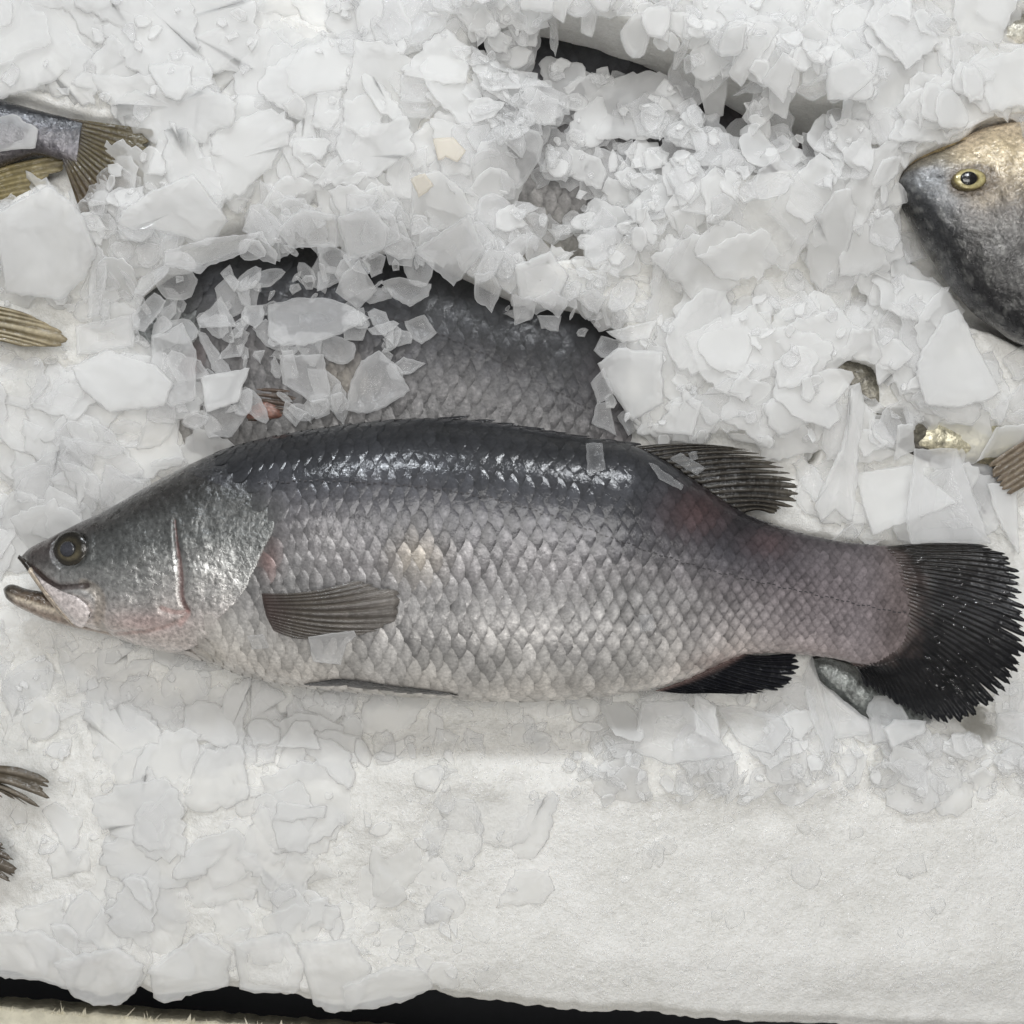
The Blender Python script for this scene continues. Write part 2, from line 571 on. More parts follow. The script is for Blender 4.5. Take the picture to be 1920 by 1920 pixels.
ed = np.hypot(X - 150, Y - 1027)
disp = disp + 2.0 * np.exp(-((ed - 46) / 9) ** 2) - 9 * (1 - sm(28, 44, ed))
disp = disp + (fbm(X, Y, 26, 3, vn2) - 0.5) * 5 * (1 - sm(380, 560, X)) * sm(60, 160, X)
disp = disp - 3.2 * sm(560, 640, X)
disp = disp * up * np.sin(np.clip(PH, 0, math.pi)) ** 0.5
Yd, Zd = Y + NY * disp, Z + NZ * disp
cols = body_colour(X, Y)
lowm = ~up
cols[lowm] = np.array([*lin(170, 165, 160), 0.0])
# under the scales the skin colour is set darker
under = sm(540, 640, X) * up
cols[..., :3] *= (1 - 0.3 * under)[..., None]
nv = len(ph)
F = grid_faces(len(xs), nv, True).tolist()
V = loc1(X, Yd, Zd).reshape(-1, 3)
F.append(list(range(nv)))
F.append(list(range((len(xs) - 1) * nv, len(xs) * nv))[::-1])
body1 = mesh_obj("body", V, F, M_HEAD, fish1, cols.reshape(-1, 4))

# ------------------------------------------------------------------ scales
srng = np.random.default_rng(21)


NS_, NR_ = 5, 7
SG = np.array([0, 0.44, 0.62, 0.84, 1.0]); RG = np.array([-1, -0.72, -0.38, 0, 0.38, 0.72, 1.0])
Sg, Rg = np.meshgrid(SG, RG, indexing='ij')
HW = np.where(Sg < 0.42, 0.85 + 0.15 * Sg / 0.42, np.clip(1 - ((Sg - 0.42) / 0.62) ** 2, 0.012, 1) ** 0.62)


def scale_verts(x, phi, dx, pitch):
    """one overlapping scale that follows the flank; 35 verts (px space) and colours"""
    e = 0.01
    ya, za, _, _ = body_pos(x, phi - e); yb, zb_, _, _ = body_pos(x, phi + e)
    dsd = max(math.hypot(yb - ya, zb_ - za) / (2 * e), 4.0)
    L = dx * 1.72; Wd = pitch * 1.12
    u = (Sg - 0.72) * L; w = Rg * HW * Wd / 2
    a0, a1 = srng.normal(0, 0.008), srng.normal(0, 0.009)
    lift = 2.3 + (Sg - 0.3) * 0.145 * dx - (Rg ** 2) * 0.02 * pitch * Sg + u * a0 + w * a1 + srng.normal(0, 0.06)
    xv = np.clip(x + u, 45, 1734)
    pv = np.clip(phi + w / dsd, -0.25, math.pi + 0.25)
    Yv, Zv, _, _ = body_pos(xv, pv, lift)
    P = np.stack([xv, Yv, Zv], -1)
    y = float(body_pos(x, phi)[0])
    yc_ = np.clip(Yv, fT(xv) + 1, fB(xv) - 1)
    c = body_colour(xv, yc_)
    c = 0.5 * c + 0.5 * body_colour(np.array([x]), np.array([y]))[0]
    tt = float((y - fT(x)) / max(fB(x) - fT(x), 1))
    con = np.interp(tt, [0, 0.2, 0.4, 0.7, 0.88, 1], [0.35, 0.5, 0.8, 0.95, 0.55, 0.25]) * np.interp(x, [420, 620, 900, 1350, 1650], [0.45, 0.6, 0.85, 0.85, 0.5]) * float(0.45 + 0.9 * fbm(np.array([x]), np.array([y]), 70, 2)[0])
    k = 1.0 + con * (np.interp(Sg, [0, 0.44, 0.62, 0.84, 1.0], [-0.75, -0.62, -0.1, 0.5, 0.1]) * (1 - 0.5 * Rg ** 2) - 0.55 * (np.abs(Rg) ** 2)) + srng.normal(0, 0.11)  # pigment plus painted shade: colour darkens beside the previous scale's overlapping edge
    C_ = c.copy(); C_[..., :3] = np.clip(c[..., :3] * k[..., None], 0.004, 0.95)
    return P.reshape(-1, 3), C_.reshape(-1, 4), (x, y)


SF = grid_faces(NS_, NR_)
NSV = NS_ * NR_
scales = []
colx = []
x = 352.0
while x < 1704:
    colx.append(x)
    x += 0.5 * np.interp(x, [350, 480, 700, 1100, 1300, 1500, 1700], [17, 20, 27, 28, 24, 19, 13])
for ci, x in enumerate(colx):
    dx = float(np.interp(x, [350, 480, 700, 1100, 1300, 1500, 1700], [17, 20, 27, 28, 24, 19, 13]))
    pp = np.linspace(-0.05, math.pi + 0.05, 60)
    yy, zz, _, _ = body_pos(x, pp)
    arc = np.r_[0, np.cumsum(np.hypot(np.diff(yy), np.diff(zz)))]
    nrow = 10.5
    pitch = arc[-1] / nrow
    for r in range(12):
        f = (r + (0.5 if ci % 2 else 0.0)) / nrow + 0.012 * math.sin(x / 57.0) + 0.008 * math.sin(x / 23.0 + r)
        if f < 0 or f > 1: continue
        phi = float(np.interp(f * arc[-1], arc, pp)) + srng.normal(0, 0.006)
        y = float(body_pos(x, phi)[0])
        xx = x + srng.normal(0, dx * 0.05)
        od_, os_, op_ = dist_poly(np.array([xx]), np.array([y]), OPERC)
        if xx < 575 and y > 925 and (os_[0] > 0 or od_[0] < dx * 0.5):
            continue
        if y <= 925 and xx < 400 + max(0, (y - 835)) * 1.75:
            continue
        if xx < 450 and y > 1180 and od_[0] < 20:
            continue
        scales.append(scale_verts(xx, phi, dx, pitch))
# the 300 that show largest (flank) become single parts, the rest one joined part
order = sorted(range(len(scales)), key=lambda i: (scales[i][2][0] - 1000) ** 2 / 1.9 + (scales[i][2][1] - 1080) ** 2 * 2.2)
single = set(order[:300])
rv, rf, rc = [], [], []
for i, (P, c_, xy) in enumerate(scales):
    if i in single:
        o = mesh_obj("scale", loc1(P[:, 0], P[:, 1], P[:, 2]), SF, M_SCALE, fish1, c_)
    else:
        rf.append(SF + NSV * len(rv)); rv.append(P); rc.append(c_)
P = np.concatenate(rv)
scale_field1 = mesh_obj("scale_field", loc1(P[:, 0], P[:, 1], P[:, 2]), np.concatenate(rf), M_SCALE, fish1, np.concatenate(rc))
scale_field1['kind'] = 'stuff'
# whole coat of scales as one mesh for the buried fish of the same kind
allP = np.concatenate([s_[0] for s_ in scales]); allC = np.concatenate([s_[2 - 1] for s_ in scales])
allF = np.concatenate([SF + NSV * i for i in range(len(scales))])

# lateral line: short dark dashes
lv, lf, lc = [], [], []
for k in range(0, 118):
    s0 = k / 118; p0, p1 = poly_interp(LATLINE, s0), poly_interp(LATLINE, s0 + 0.0052)
    dx, dy = p1 - p0; L_ = math.hypot(dx, dy); nx, ny = -dy / L_, dx / L_
    hw = 0.9
    for q, sg in ((p0, 1), (p0, -1), (p1, -1), (p1, 1)):
        qx, qy = q[0] + nx * hw * sg, q[1] + ny * hw * sg + math.sin(k * 1.7) * 1.6 + math.sin(k * 5.3) * 0.8
        lv.append((qx, qy, float(body_z(qx, qy)) + 6.2))
    b_ = 4 * k
    lf.append([b_, b_ + 1, b_ + 2, b_ + 3]); lc += [(*lin(66, 64, 66), 0.1)] * 4
lv = np.array(lv)
lateral1 = mesh_obj("lateral_line", loc1(lv[:, 0], lv[:, 1], lv[:, 2]), lf, M_SCALE, fish1, lc)


# ------------------------------------------------------------------ fins
def fin(name, base, tips, nray, zfun, parent, mat, col_ray, col_mem, tipcol=None, conv=loc1, thick=3.0, ridge=2.5, notch=0.16,
        nt=26, seed=1, sag=0.0, frac=None, smooth_tip=True):
    r_ = np.random.default_rng(seed)
    per = 8
    ns = nray * per + 1
    s = np.linspace(0, 1, ns)
    B = poly_interp(smooth_poly(base, 40), s)
    T = poly_interp(smooth_poly(tips, 60) if smooth_tip else tips, s)
    fr = np.abs(((s * nray) % 1.0) - 0.5) * 2           # 0 on the ray, 1 in the gap
    ray = np.minimum((s * nray).astype(int), nray - 1)
    rl = 1 - np.abs(r_.normal(0, 0.035, nray))[ray]
    nd = (notch * (0.35 + 0.9 * r_.random(nray + 1)))[np.clip(np.round(s * nray).astype(int), 0, nray)]
    nd = nd * np.where(r_.random(nray + 1) < 0.3, 1.7, 0.55)[np.clip(np.round(s * nray).astype(int), 0, nray)]
    length = rl - nd * fr ** 2.2 - 0.05 * notch / 0.16 * r_.random(ns) ** 2
    t = np.linspace(0, 1, nt)
    Tt, Ss = np.meshgrid(t, s, indexing='xy')           # (ns, nt)
    tl = Tt * length[:, None]
    Px = B[:, 0:1] + (T[:, 0:1] - B[:, 0:1]) * tl
    Py = B[:, 1:2] + (T[:, 1:2] - B[:, 1:2]) * tl
    dirx, diry = (T - B)[:, 0], (T - B)[:, 1]
    ln = np.hypot(dirx, diry) + 1e-6
    bend = sag * np.sin(tl * math.pi)
    Px = Px - (diry / ln)[:, None] * bend
    Py = Py + (dirx / ln)[:, None] * bend
    wav = r_.normal(0, 1, nray)[ray][:, None] * 1.2 * tl * ridge / 2.5
    rz = ridge * (np.cos(fr * math.pi)[:, None]) * (0.35 + 0.65 * np.sin(np.clip(tl, 0, 1) * math.pi * 0.8 + 0.2)) + wav
    Zb = zfun(Px, Py, tl) + rz
    th = thick * (1 - 0.75 * tl)
    up_ = np.stack([Px, Py, Zb + th / 2], -1).reshape(-1, 3)
    lo_ = np.stack([Px, Py, Zb - th / 2], -1).reshape(-1, 3)
    V_ = np.concatenate([up_, lo_])
    n_ = ns * nt
    f1 = grid_faces(ns, nt, flip=True); f2 = grid_faces(ns, nt, off=n_)
    i = np.arange(nt - 1)
    e1 = np.stack([i, i + 1, i + 1 + n_, i + n_], -1)
    e2 = np.stack([i + 1, i, i + n_, i + 1 + n_], -1) + (ns - 1) * nt
    j = np.arange(ns - 1) * nt
    e3 = np.stack([j + nt, j, j + n_, j + nt + n_], -1)
    e4 = np.stack([j, j + nt, j + nt + n_, j + n_], -1) + nt - 1
    Fs = np.concatenate([f1, f2, e1, e2, e3, e4])
    rm = (1 - sm(0.25, 0.75, fr))[:, None] * np.ones_like(tl)
    c_ = lin(*col_mem)[None, None] * (1 - rm[..., None]) + lin(*col_ray)[None, None] * rm[..., None]
    if tipcol is not None:
        tw = sm(0.55, 1.0, tl)[..., None]
        c_ = c_ * (1 - tw) + lin(*tipcol) * tw * (0.75 + 0.25 * rm[..., None])
    if frac is not None:
        c_ = frac(Px, Py, tl, c_)
    c_ = np.clip(c_ * (0.85 + 0.3 * fbm(Px, Py, 30, 3)[..., None]), 0, 1)
    cc = np.concatenate([c_.reshape(-1, 3), c_.reshape(-1, 3)])
    cc = np.concatenate([cc, np.zeros((len(cc), 1))], 1)
    return mesh_obj(name, conv(V_[:, 0], V_[:, 1], V_[:, 2]), Fs, mat, parent, cc)


def caud_col(Px, Py, tl, c_):
    w = sm(1010, 1120, Py)[..., None] * 0.75
    c_ = c_ * (1 - w) + lin(17, 18, 22) * w
    e = (1 - sm(0.0, 0.26, tl + (fbm(Px, Py, 16, 3) - 0.5) * 0.25))[..., None] * 0.85
    return c_ * (1 - e) + lin(84, 73, 70) * e


caudal1 = fin("caudal_fin", [(1640, 1028), (1680, 1060), (1694, 1110), (1694, 1155), (1676, 1202), (1636, 1236), (1596, 1244)],
              [(1836, 1020), (1874, 1038), (1892, 1064), (1900, 1100), (1905, 1140), (1910, 1180), (1912, 1215), (1902, 1258), (1882, 1298), (1850, 1336), (1800, 1366), (1732, 1350), (1628, 1290)],
              44, lambda x, y, t: np.maximum(ZC + 2, body_z(np.clip(x, 45, 1734), y) - 2 + 9 * sm(0.02, 0.14, t)) * (1 - sm(1690, 1740, x)) + (ZC + 8) * sm(1690, 1740, x) + 0.25 * np.maximum(x - 1690, 0) - 0.22 * np.maximum(y - 1150, 0) * sm(0.05, 0.4, t) + 3 * np.sin((y - 1000) / 30.0 + x / 70), fish1, M_FIN, (30, 29, 28), (40, 37, 33), (26, 26, 27),
              ridge=1.6, notch=0.10, nt=34, seed=5, sag=-6, frac=caud_col, thick=4)
dorsal1 = fin("soft_dorsal_fin", [(1186, 838), (1240, 860), (1300, 900), (1350, 936), (1394, 962)],
              [(1380, 838), (1425, 845), (1462, 866), (1490, 888), (1508, 910), (1513, 925), (1506, 940), (1480, 956), (1452, 966)],
              15, lambda x, y, t: ZC + 10 - 12 * t, fish1, M_FIN, (64, 60, 54), (24, 22, 20), (84, 80, 72), ridge=1.7, notch=0.2, seed=9, sag=-7, thick=6)
# beads of melt water on the tail and fins
def water_beads(name, spots, parent, zf, seed):
    r_ = np.random.default_rng(seed); V_, F_ = [], []
    for (x, y, a, r) in spots:
        na, nr = 10, 4
        el = r_.uniform(1.3, 3.0)
        b0 = len(V_)
        for k in range(nr):
            q = k / nr
            for j in range(na):
                t = 2 * math.pi * j / na
                u, w = math.cos(t) * r * el * (1 - q), math.sin(t) * r * (1 - q)
                px_, py_ = x + u * math.cos(a) - w * math.sin(a), y + u * math.sin(a) + w * math.cos(a)
                V_.append((px_, py_, zf(x, y) + r * 0.62 * math.sqrt(1 - (1 - q) ** 2)))
        V_.append((x, y, zf(x, y) + r * 0.62))
        for k in range(nr - 1):
            for j in range(na):
                j2 = (j + 1) % na
                F_.append([b0 + k * na + j, b0 + (k + 1) * na + j, b0 + (k + 1) * na + j2, b0 + k * na + j2])
        for j in range(na):
            F_.append([b0 + (nr - 1) * na + j, b0 + nr * na, b0 + (nr - 1) * na + (j + 1) % na])
    V_ = np.array(V_)
    o = mesh_obj(name, loc1(V_[:, 0], V_[:, 1], V_[:, 2]), F_, M_DROP, parent)
    o['kind'] = 'stuff'
    return o


_w = np.random.default_rng(8); _sp = []
for _ in range(330):
    x_, y_ = _w.uniform(1690, 1890), _w.uniform(1040, 1340)
    if _w.random() > 0.25 + 0.9 * math.exp(-((x_ - 1790) / 60) ** 2 - ((y_ - 1275) / 45) ** 2): continue
    if y_ > 1250 + (x_ - 1650) * 0.55 or x_ > 1880 - max(0, y_ - 1240) * 0.5: continue
    _sp.append((x_, y_, (y_ - 1140) / 420.0 + _w.normal(0, .15), 2.2 + _w.exponential(1.3)))
water_beads("water_beads", _sp, fish1, lambda x, y: ZC + 10 + 0.25 * max(x - 1690, 0) - 0.22 * max(y - 1150, 0) + 3 * math.sin((y - 1000) / 30.0 + x / 70), 3)
spiny1 = fin("spiny_dorsal_fin", [(770, 792), (850, 793), (950, 804), (1050, 820), (1180, 838)],
             [(860, 776), (930, 786), (1010, 800), (1100, 816), (1215, 832)],
             8, lambda x, y, t: ZC + 12 - 14 * t, fish1, M_FIN, (44, 44, 46), (30, 30, 32), ridge=2.0, notch=0.5, seed=4, thick=5)
anal1 = fin("anal_fin", [(1228, 1294), (1280, 1276), (1330, 1252), (1388, 1226)],
            [(1330, 1300), (1410, 1305), (1462, 1298), (1490, 1282), (1504, 1262), (1506, 1244), (1494, 1224)],
            18, lambda x, y, t: ZC + 14 - 22 * t, fish1, M_FIN, (18, 19, 25), (13, 14, 18), ridge=2.0, notch=0.12, seed=3, sag=4, thick=6,
            frac=lambda Px, Py, tl, c_: c_ * (1 - (1 - sm(0, 0.15, tl))[..., None] * 0.7) + lin(120, 100, 96) * (1 - sm(0, 0.15, tl))[..., None] * 0.7)
pect1 = fin("pectoral_fin", [(517, 1104), (519, 1120), (524, 1145), (536, 1171)],
            [(690, 1078), (740, 1086), (768, 1104), (776, 1124), (768, 1146), (740, 1166), (690, 1180), (628, 1182)],
            13, lambda x, y, t: body_z(x, y) + 9 + 5 * np.sin(t * 3.0), fish1, M_PFIN, (70, 63, 56), (92, 85, 76), (122, 116, 110), ridge=0.8, notch=0.05, seed=6, sag=9, thick=2.5,
            frac=lambda Px, Py, tl, c_: c_ * (1 - (1 - sm(0, 0.3, tl))[..., None] * 0.8) + lin(66, 50, 48) * (1 - sm(0, 0.3, tl))[..., None] * 0.8)
pelv1 = fin("pelvic_fin", [(578, 1276), (640, 1262), (690, 1266), (740, 1276), (800, 1283), (852, 1292)],
            [(588, 1284), (650, 1289), (700, 1299), (750, 1305), (810, 1308), (872, 1302)],
            4, lambda x, y, t: np.maximum(body_z(x, y), ZC + 30) + 10 - 14 * t + 4 * np.sin(t * 3), fish1, M_FIN, (46, 44, 44), (24, 23, 23), ridge=1.5, notch=0.06, seed=8, thick=6,
            frac=lambda Px, Py, tl, c_: c_ * (1 - sm(0.5, 0.66, tl)[..., None]) + lin(176, 172, 166) * sm(0.5, 0.66, tl)[..., None])


# ------------------------------------------------------------------ head parts
def tube_plate(name, topl, botl, thick, z0fun, colfun, mat, parent, conv=loc1, nx=60, nr=24, met=0.2):
    """closed lens-section bar between two outlines given in the same order"""
    s = np.linspace(0, 1, nx)
    A = poly_interp(smooth_poly(topl, 50), s); B = poly_interp(smooth_poly(botl, 50), s)
    a = np.linspace(0, 2 * math.pi, nr, endpoint=False)
    c = (np.cos(a)[None] + 1) / 2
    Px = A[:, 0:1] + (B - A)[:, 0:1] * c; Py = A[:, 1:2] + (B - A)[:, 1:2] * c
    wid = np.hypot(*(B - A).T)
    tk = np.minimum(thick, wid * 0.55)[:, None]
    Pz = z0fun(Px, Py) + tk * np.sin(a)[None]
    cl = colfun(Px, Py, c * np.ones_like(Px), s[:, None] * np.ones_like(Px), np.sin(a)[None] * np.ones_like(Px))
    F_ = grid_faces(nx, nr, True).tolist()
    F_.append(list(range(nr))); F_.append(list(range((nx - 1) * nr, nx * nr))[::-1])
    cc = np.concatenate([np.clip(cl, 0, 1), np.full(cl.shape[:2] + (1,), met)], -1).reshape(-1, 4)
    return mesh_obj(name, conv(Px, Py, Pz).reshape(-1, 3), F_, mat, parent, cc)


def jaw_col(x, y, c, s, u):
    k = [0, 0.2, 0.42, 0.5, 0.6, 0.78, 1]
    t = lin(np.array([(52, 44, 36), (86, 72, 58), (104, 90, 74), (210, 198, 180), (190, 178, 164), (150, 134, 122), (176, 164, 154)]))
    col = np.stack([np.interp(c, k, t[:, i]) for i in range(3)], -1)
    w = (1 - sm(0.04, 0.2, s))[..., None]
    col = col * (1 - w * 0.85) + lin(50, 46, 40) * w * 0.85
    return col


jaw1 = tube_plate("lower_jaw", [(3, 1104), (8, 1096), (22, 1095), (41, 1104), (81, 1110), (120, 1120), (190, 1150), (240, 1180)],
                  [(3, 1108), (8, 1124), (31, 1139), (84, 1163), (141, 1178), (188, 1187), (225, 1196), (262, 1208)],
                  20, lambda x, y: ZC - 4 + (x - 0) * 0.06, jaw_col, M_HEAD, fish1)
pm1 = tube_plate("upper_lip", [(40, 1040), (58, 1050), (84, 1082), (110, 1118), (130, 1143), (150, 1168)],
                 [(38, 1047), (52, 1060), (76, 1092), (102, 1127), (122, 1150), (142, 1169)],
                 9, lambda x, y: body_z(np.clip(x + 14, 45, 200), y - 8) * 0.55 + (ZC + 6) * 0.45 + 6,
                 lambda x, y, c, s, u: np.where((s < 0.22)[..., None], lin(56, 50, 44), lin(198, 184, 166)) * (0.75 + 0.5 * np.abs(c - 0.4))[..., None], M_HEAD, fish1)
mx1 = tube_plate("maxilla", [(74, 1068), (100, 1088), (135, 1104), (169, 1114), (188, 1128), (193, 1142)],
                 [(78, 1075), (98, 1105), (125, 1140), (150, 1168), (168, 1175), (188, 1154)],
                 8, lambda x, y: body_z(np.clip(x, 45, 250), np.minimum(y - 4, fB(np.clip(x, 45, 250)) - 12)) + 4,
                 lambda x, y, c, s, u: lin(226, 216, 213) * (1 - (1 - sm(0.05, 0.3, s)) * 0.6)[..., None] * (0.8 + 0.25 * sm(0.1, 0.4, c))[..., None], M_HEAD, fish1, met=0.1)


def dome(name, cx, cy, rx, ry, h, zb, colfun, mat, parent, conv=loc1, nr=14, na=40, hole=0.0, tilt=(0, 0)):
    r = np.linspace(hole, 1, nr); a = np.linspace(0, 2 * math.pi, na, endpoint=False)
    R_, A_ = np.meshgrid(r, a, indexing='ij')
    Px = cx + rx * R_ * np.cos(A_); Py = cy + ry * R_ * np.sin(A_)
    Pz = zb + h * np.sqrt(np.clip(1 - (R_ * 0.97) ** 2, 0, 1)) + (Px - cx) * tilt[0] + (Py - cy) * tilt[1]
    V_ = conv(Px, Py, Pz).reshape(-1, 3)
    lowr = conv(Px[-1], Py[-1], Pz[-1] - 14)
    V_ = np.concatenate([V_, lowr])
    F_ = grid_faces(nr + 1, na, True, flip=True).tolist()
    cl = colfun(R_, A_)
    cl = np.concatenate([cl.reshape(-1, 3), cl[-1]])
    cl = np.concatenate([cl, np.full((len(cl), 1), 0.15)], 1)
    if hole == 0:
        pass
    return mesh_obj(name, V_, F_, mat, parent, cl)


def iris_col(R_, A_):
    k = [0.3, 0.42, 0.5, 0.66, 0.8, 0.9, 1.0]
    t = lin(np.array([(34, 30, 25), (92, 86, 70), (120, 112, 90), (88, 82, 66), (46, 42, 37), (76, 71, 60), (34, 31, 28)]))
    c = np.stack([np.interp(R_, k, t[:, i]) for i in range(3)], -1)
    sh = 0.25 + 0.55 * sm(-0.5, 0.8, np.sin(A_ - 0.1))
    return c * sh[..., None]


ez = float(body_z(150, 1027))
eye1 = dome("eye", 150, 1027, 36, 32, 12, ez - 8, iris_col, M_EYE, fish1, tilt=(0.28, 0.1))
pup1 = dome("pupil", 147, 1028, 15, 14, 4.5, ez + 2.8, lambda R_, A_: lin(62, 63, 69) * (1 - 0.5 * sm(0.6, 1, R_))[..., None] * np.ones(R_.shape + (1,)), M_EYE, eye1, tilt=(0.28, 0.1))

# ------------------------------------------------------------------ buried fish of the same kind (copies share the meshes)
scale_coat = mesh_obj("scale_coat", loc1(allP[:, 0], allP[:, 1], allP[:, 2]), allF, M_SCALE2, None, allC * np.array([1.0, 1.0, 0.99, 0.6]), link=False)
scale_coat['kind'] = 'stuff'


def copy_fish(name, px, py, zc, deg, app, label, lx=PIV[0], ly=PIV[1], skip=()):
    """place so that the local photo point (lx, ly) shows at (px, py); app = apparent size against the big fish"""
    sc = app * fz(zc) / fz(ZC)
    th = -math.radians(deg)
    root = empty(name, (0, 0, 0), th, sc)
    k = S * fz(zc)
    tx, ty = (px - 960) * k, (960 - py) * k
    v = Matrix.Rotation(th, 2) @ Vector(((lx - PIV[0]) * K1 * sc, (PIV[1] - ly) * K1 * sc))
    root.location = (tx - v.x, ty - v.y, zc * S - (ZC - ROOTZ) * K1 * sc)
    tag(root, label, "fish")
    for p in (body1, scale_coat, lateral1, caudal1, dorsal1, spiny1, anal1, pect1, jaw1, eye1):
        if p.name.split('.')[0] in skip:
            continue
        c = p.copy()
        C.objects.link(c)
        c.parent = root
        if p is eye1:
            q = pup1.copy(); C.objects.link(q); q.parent = c
    return root


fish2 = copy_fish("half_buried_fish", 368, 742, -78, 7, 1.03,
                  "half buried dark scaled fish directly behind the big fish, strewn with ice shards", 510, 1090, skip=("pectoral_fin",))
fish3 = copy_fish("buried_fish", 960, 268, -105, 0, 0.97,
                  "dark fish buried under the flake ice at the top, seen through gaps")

# ------------------------------------------------------------------ generic fish bodies for the others
def frame_conv(cx, cy, zc, deg):
    k = S * fz(zc); th = math.radians(deg)
    c, s = math.cos(th), math.sin(th)

    def conv(x, y, z):     # local: x along the fish from the snout, y down the picture, z up (px)
        x = np.asarray(x, float); y = np.asarray(y, float); z = np.asarray(z, float)
        return np.stack([x * k, -y * k, z * k * np.ones_like(x)], -1)
    root_loc = ((cx - 960) * k, (960 - cy) * k, zc * S)
    return conv, root_loc, -th


def simple_body(name, top, bot, thk, colfun, mat, parent, conv, nx=120, nr=72, disp=None, met=0.2):
    x0, x1 = top[0][0], top[-1][0]
    u = np.linspace(0, 1, nx); x = x0 + (x1 - x0) * (0.5 - 0.5 * np.cos(u * math.pi)) ** 0.9
    def I(p):
        y = np.interp(x, [q[0] for q in p], [q[1] for q in p])
        for _ in range(4):
            y[1:-1] = (y[:-2] + 2 * y[1:-1] + y[2:]) / 4
        return y
    T_, B_, K_ = I(top), I(bot), I(thk)
    a = np.linspace(0, 2 * math.pi, nr, endpoint=False)
    X_ = x[:, None] * np.ones(nr)[None]
    Y_ = ((T_ + B_) / 2)[:, None] - ((B_ - T_) / 2)[:, None] * np.cos(a)[None]
    Z_ = K_[:, None] * np.sign(np.sin(a)) * np.abs(np.sin(a)) ** 0.85
    if disp is not None:
        Z_ = Z_ + disp(X_, Y_) * (np.sin(a) > 0)
    tt = (1 - np.cos(a)[None]) / 2 * np.ones_like(X_)
    cl = colfun(X_, Y_, tt)
    cc = np.concatenate([np.clip(cl, 0, 1), np.full(cl.shape[:2] + (1,), met)], -1).reshape(-1, 4)
    F_ = grid_faces(nx, nr, True).tolist()
    F_.append(list(range(nr))); F_.append(list(range((nx - 1) * nr, nx * nr))[::-1])
    return mesh_obj(name, conv(X_, Y_, Z_).reshape(-1, 3), F_, mat, parent, cc)


# fish with the yellow eye, right edge (belly up in the picture, dark back below)
conv, rl, _ = frame_conv(1676, 340, 100, 0)
fishR = empty("yellow_eyed_fish", rl)
tag(fishR, "fish head with a yellow eye, dark back and tan cheek at the right edge", "fish")
MOUTH_R = smooth_poly([(2, 4), (14, -20), (48, -40), (82, -50), (118, -68)], 20)


def colR(x, y, t):
    k = [0, 0.16, 0.34, 0.5, 0.68, 1.0]
    t = np.clip(t + (fbm(x, y, 60, 3) - 0.5) * 0.16, 0, 1)
    tb = lin(np.array([(196, 178, 152), (186, 170, 140), (150, 138, 118), (96, 92, 88), (62, 61, 60), (40, 40, 42)]))
    c = np.stack([np.interp(t, k, tb[:, i]) for i in range(3)], -1)
    w = (1 - sm(60, 130, x))[..., None]
    k2 = [0, 0.25, 0.45, 0.7, 1.0]
    tb2 = lin(np.array([(150, 140, 118), (112, 112, 112), (124, 126, 128), (58, 59, 61), (38, 39, 41)]))
    c2 = np.stack([np.interp(t, k2, tb2[:, i]) for i in range(3)], -1)
    c = c * (1 - w) + c2 * w
    d, s_, p_ = dist_poly(x, y, MOUTH_R)
    e = (1 - sm(1.5, 4, d))[..., None]
    c = c * (1 - e) + lin(52, 42, 34) * e
    e = np.where((s_ < 0), (1 - sm(6, 16, d)), 0)[..., None] * 0.7
    c = c * (1 - e) + lin(176, 156, 112) * e
    sp = (sm(0.56, 0.74, fbm(x, y, 8, 2, vn2)) * sm(0.4, 0.6, t) * 0.3)[..., None]
    c = c * (1 - sp) + lin(150, 150, 146) * sp
    d = np.hypot((x - 66) / 9, (y - 6) / 6)
    e = (1 - sm(0.5, 1.0, d))[..., None]
    c = c * (1 - e) + lin(24, 22, 22) * e
    d = np.hypot((x - 122) / 48, (y - 16) / 34)
    e = (1 - sm(0.8, 1.1, d))[..., None] * 0.75
    c = c * (1 - e) + lin(72, 58, 40) * e
    return c


def dispR(x, y):
    d, s_, p_ = dist_poly(x, y, MOUTH_R)
    return -6 * np.exp(-(d / 4) ** 2) + (fbm(x, y, 18, 3, vn2) - 0.5) * 6


simple_body("body", [(0, 3), (6, -16), (14, -26), (50, -46), (110, -74), (170, -100), (240, -112), (340, -116), (470, -108), (620, -80), (760, -20)],
            [(0, 6), (6, 22), (22, 52), (44, 90), (78, 146), (110, 196), (160, 252), (230, 300), (330, 336), (450, 340), (620, 240), (760, 60)],
            [(0, 3), (8, 24), (30, 44), (70, 62), (140, 80), (240, 96), (400, 96), (600, 60), (760, 20)], colR, M_HEAD, fishR, conv, 190, 130, dispR, 0.25)


def iris_colR(R_, A_):
    k = [0.4, 0.5, 0.62, 0.85, 1.0]
    t = lin(np.array([(60, 50, 20), (166, 154, 104), (192, 182, 134), (172, 160, 112), (104, 92, 60)]))
    return np.stack([np.interp(R_, k, t[:, i]) for i in range(3)], -1)


eyeR = dome("eye", 112, 18, 29, 20, 9, 80, iris_colR, M_EYE, fishR, conv=conv, tilt=(0.08, 0.1))
dome("pupil", 108, 18, 14.5, 12.5, 4, 87.5, lambda R_, A_: lin(14, 13, 12) * np.ones(R_.shape + (1,)), M_EYE, eyeR, conv=conv, tilt=(0.08, 0.1))
fin("pectoral_fin", [(430, 60), (440, 130)], [(560, 40), (590, 100), (560, 160)], 8, lambda x, y, t: 98 + 0 * x, fishR, M_FIN, (90, 84, 76), (110, 102, 90), conv=conv)


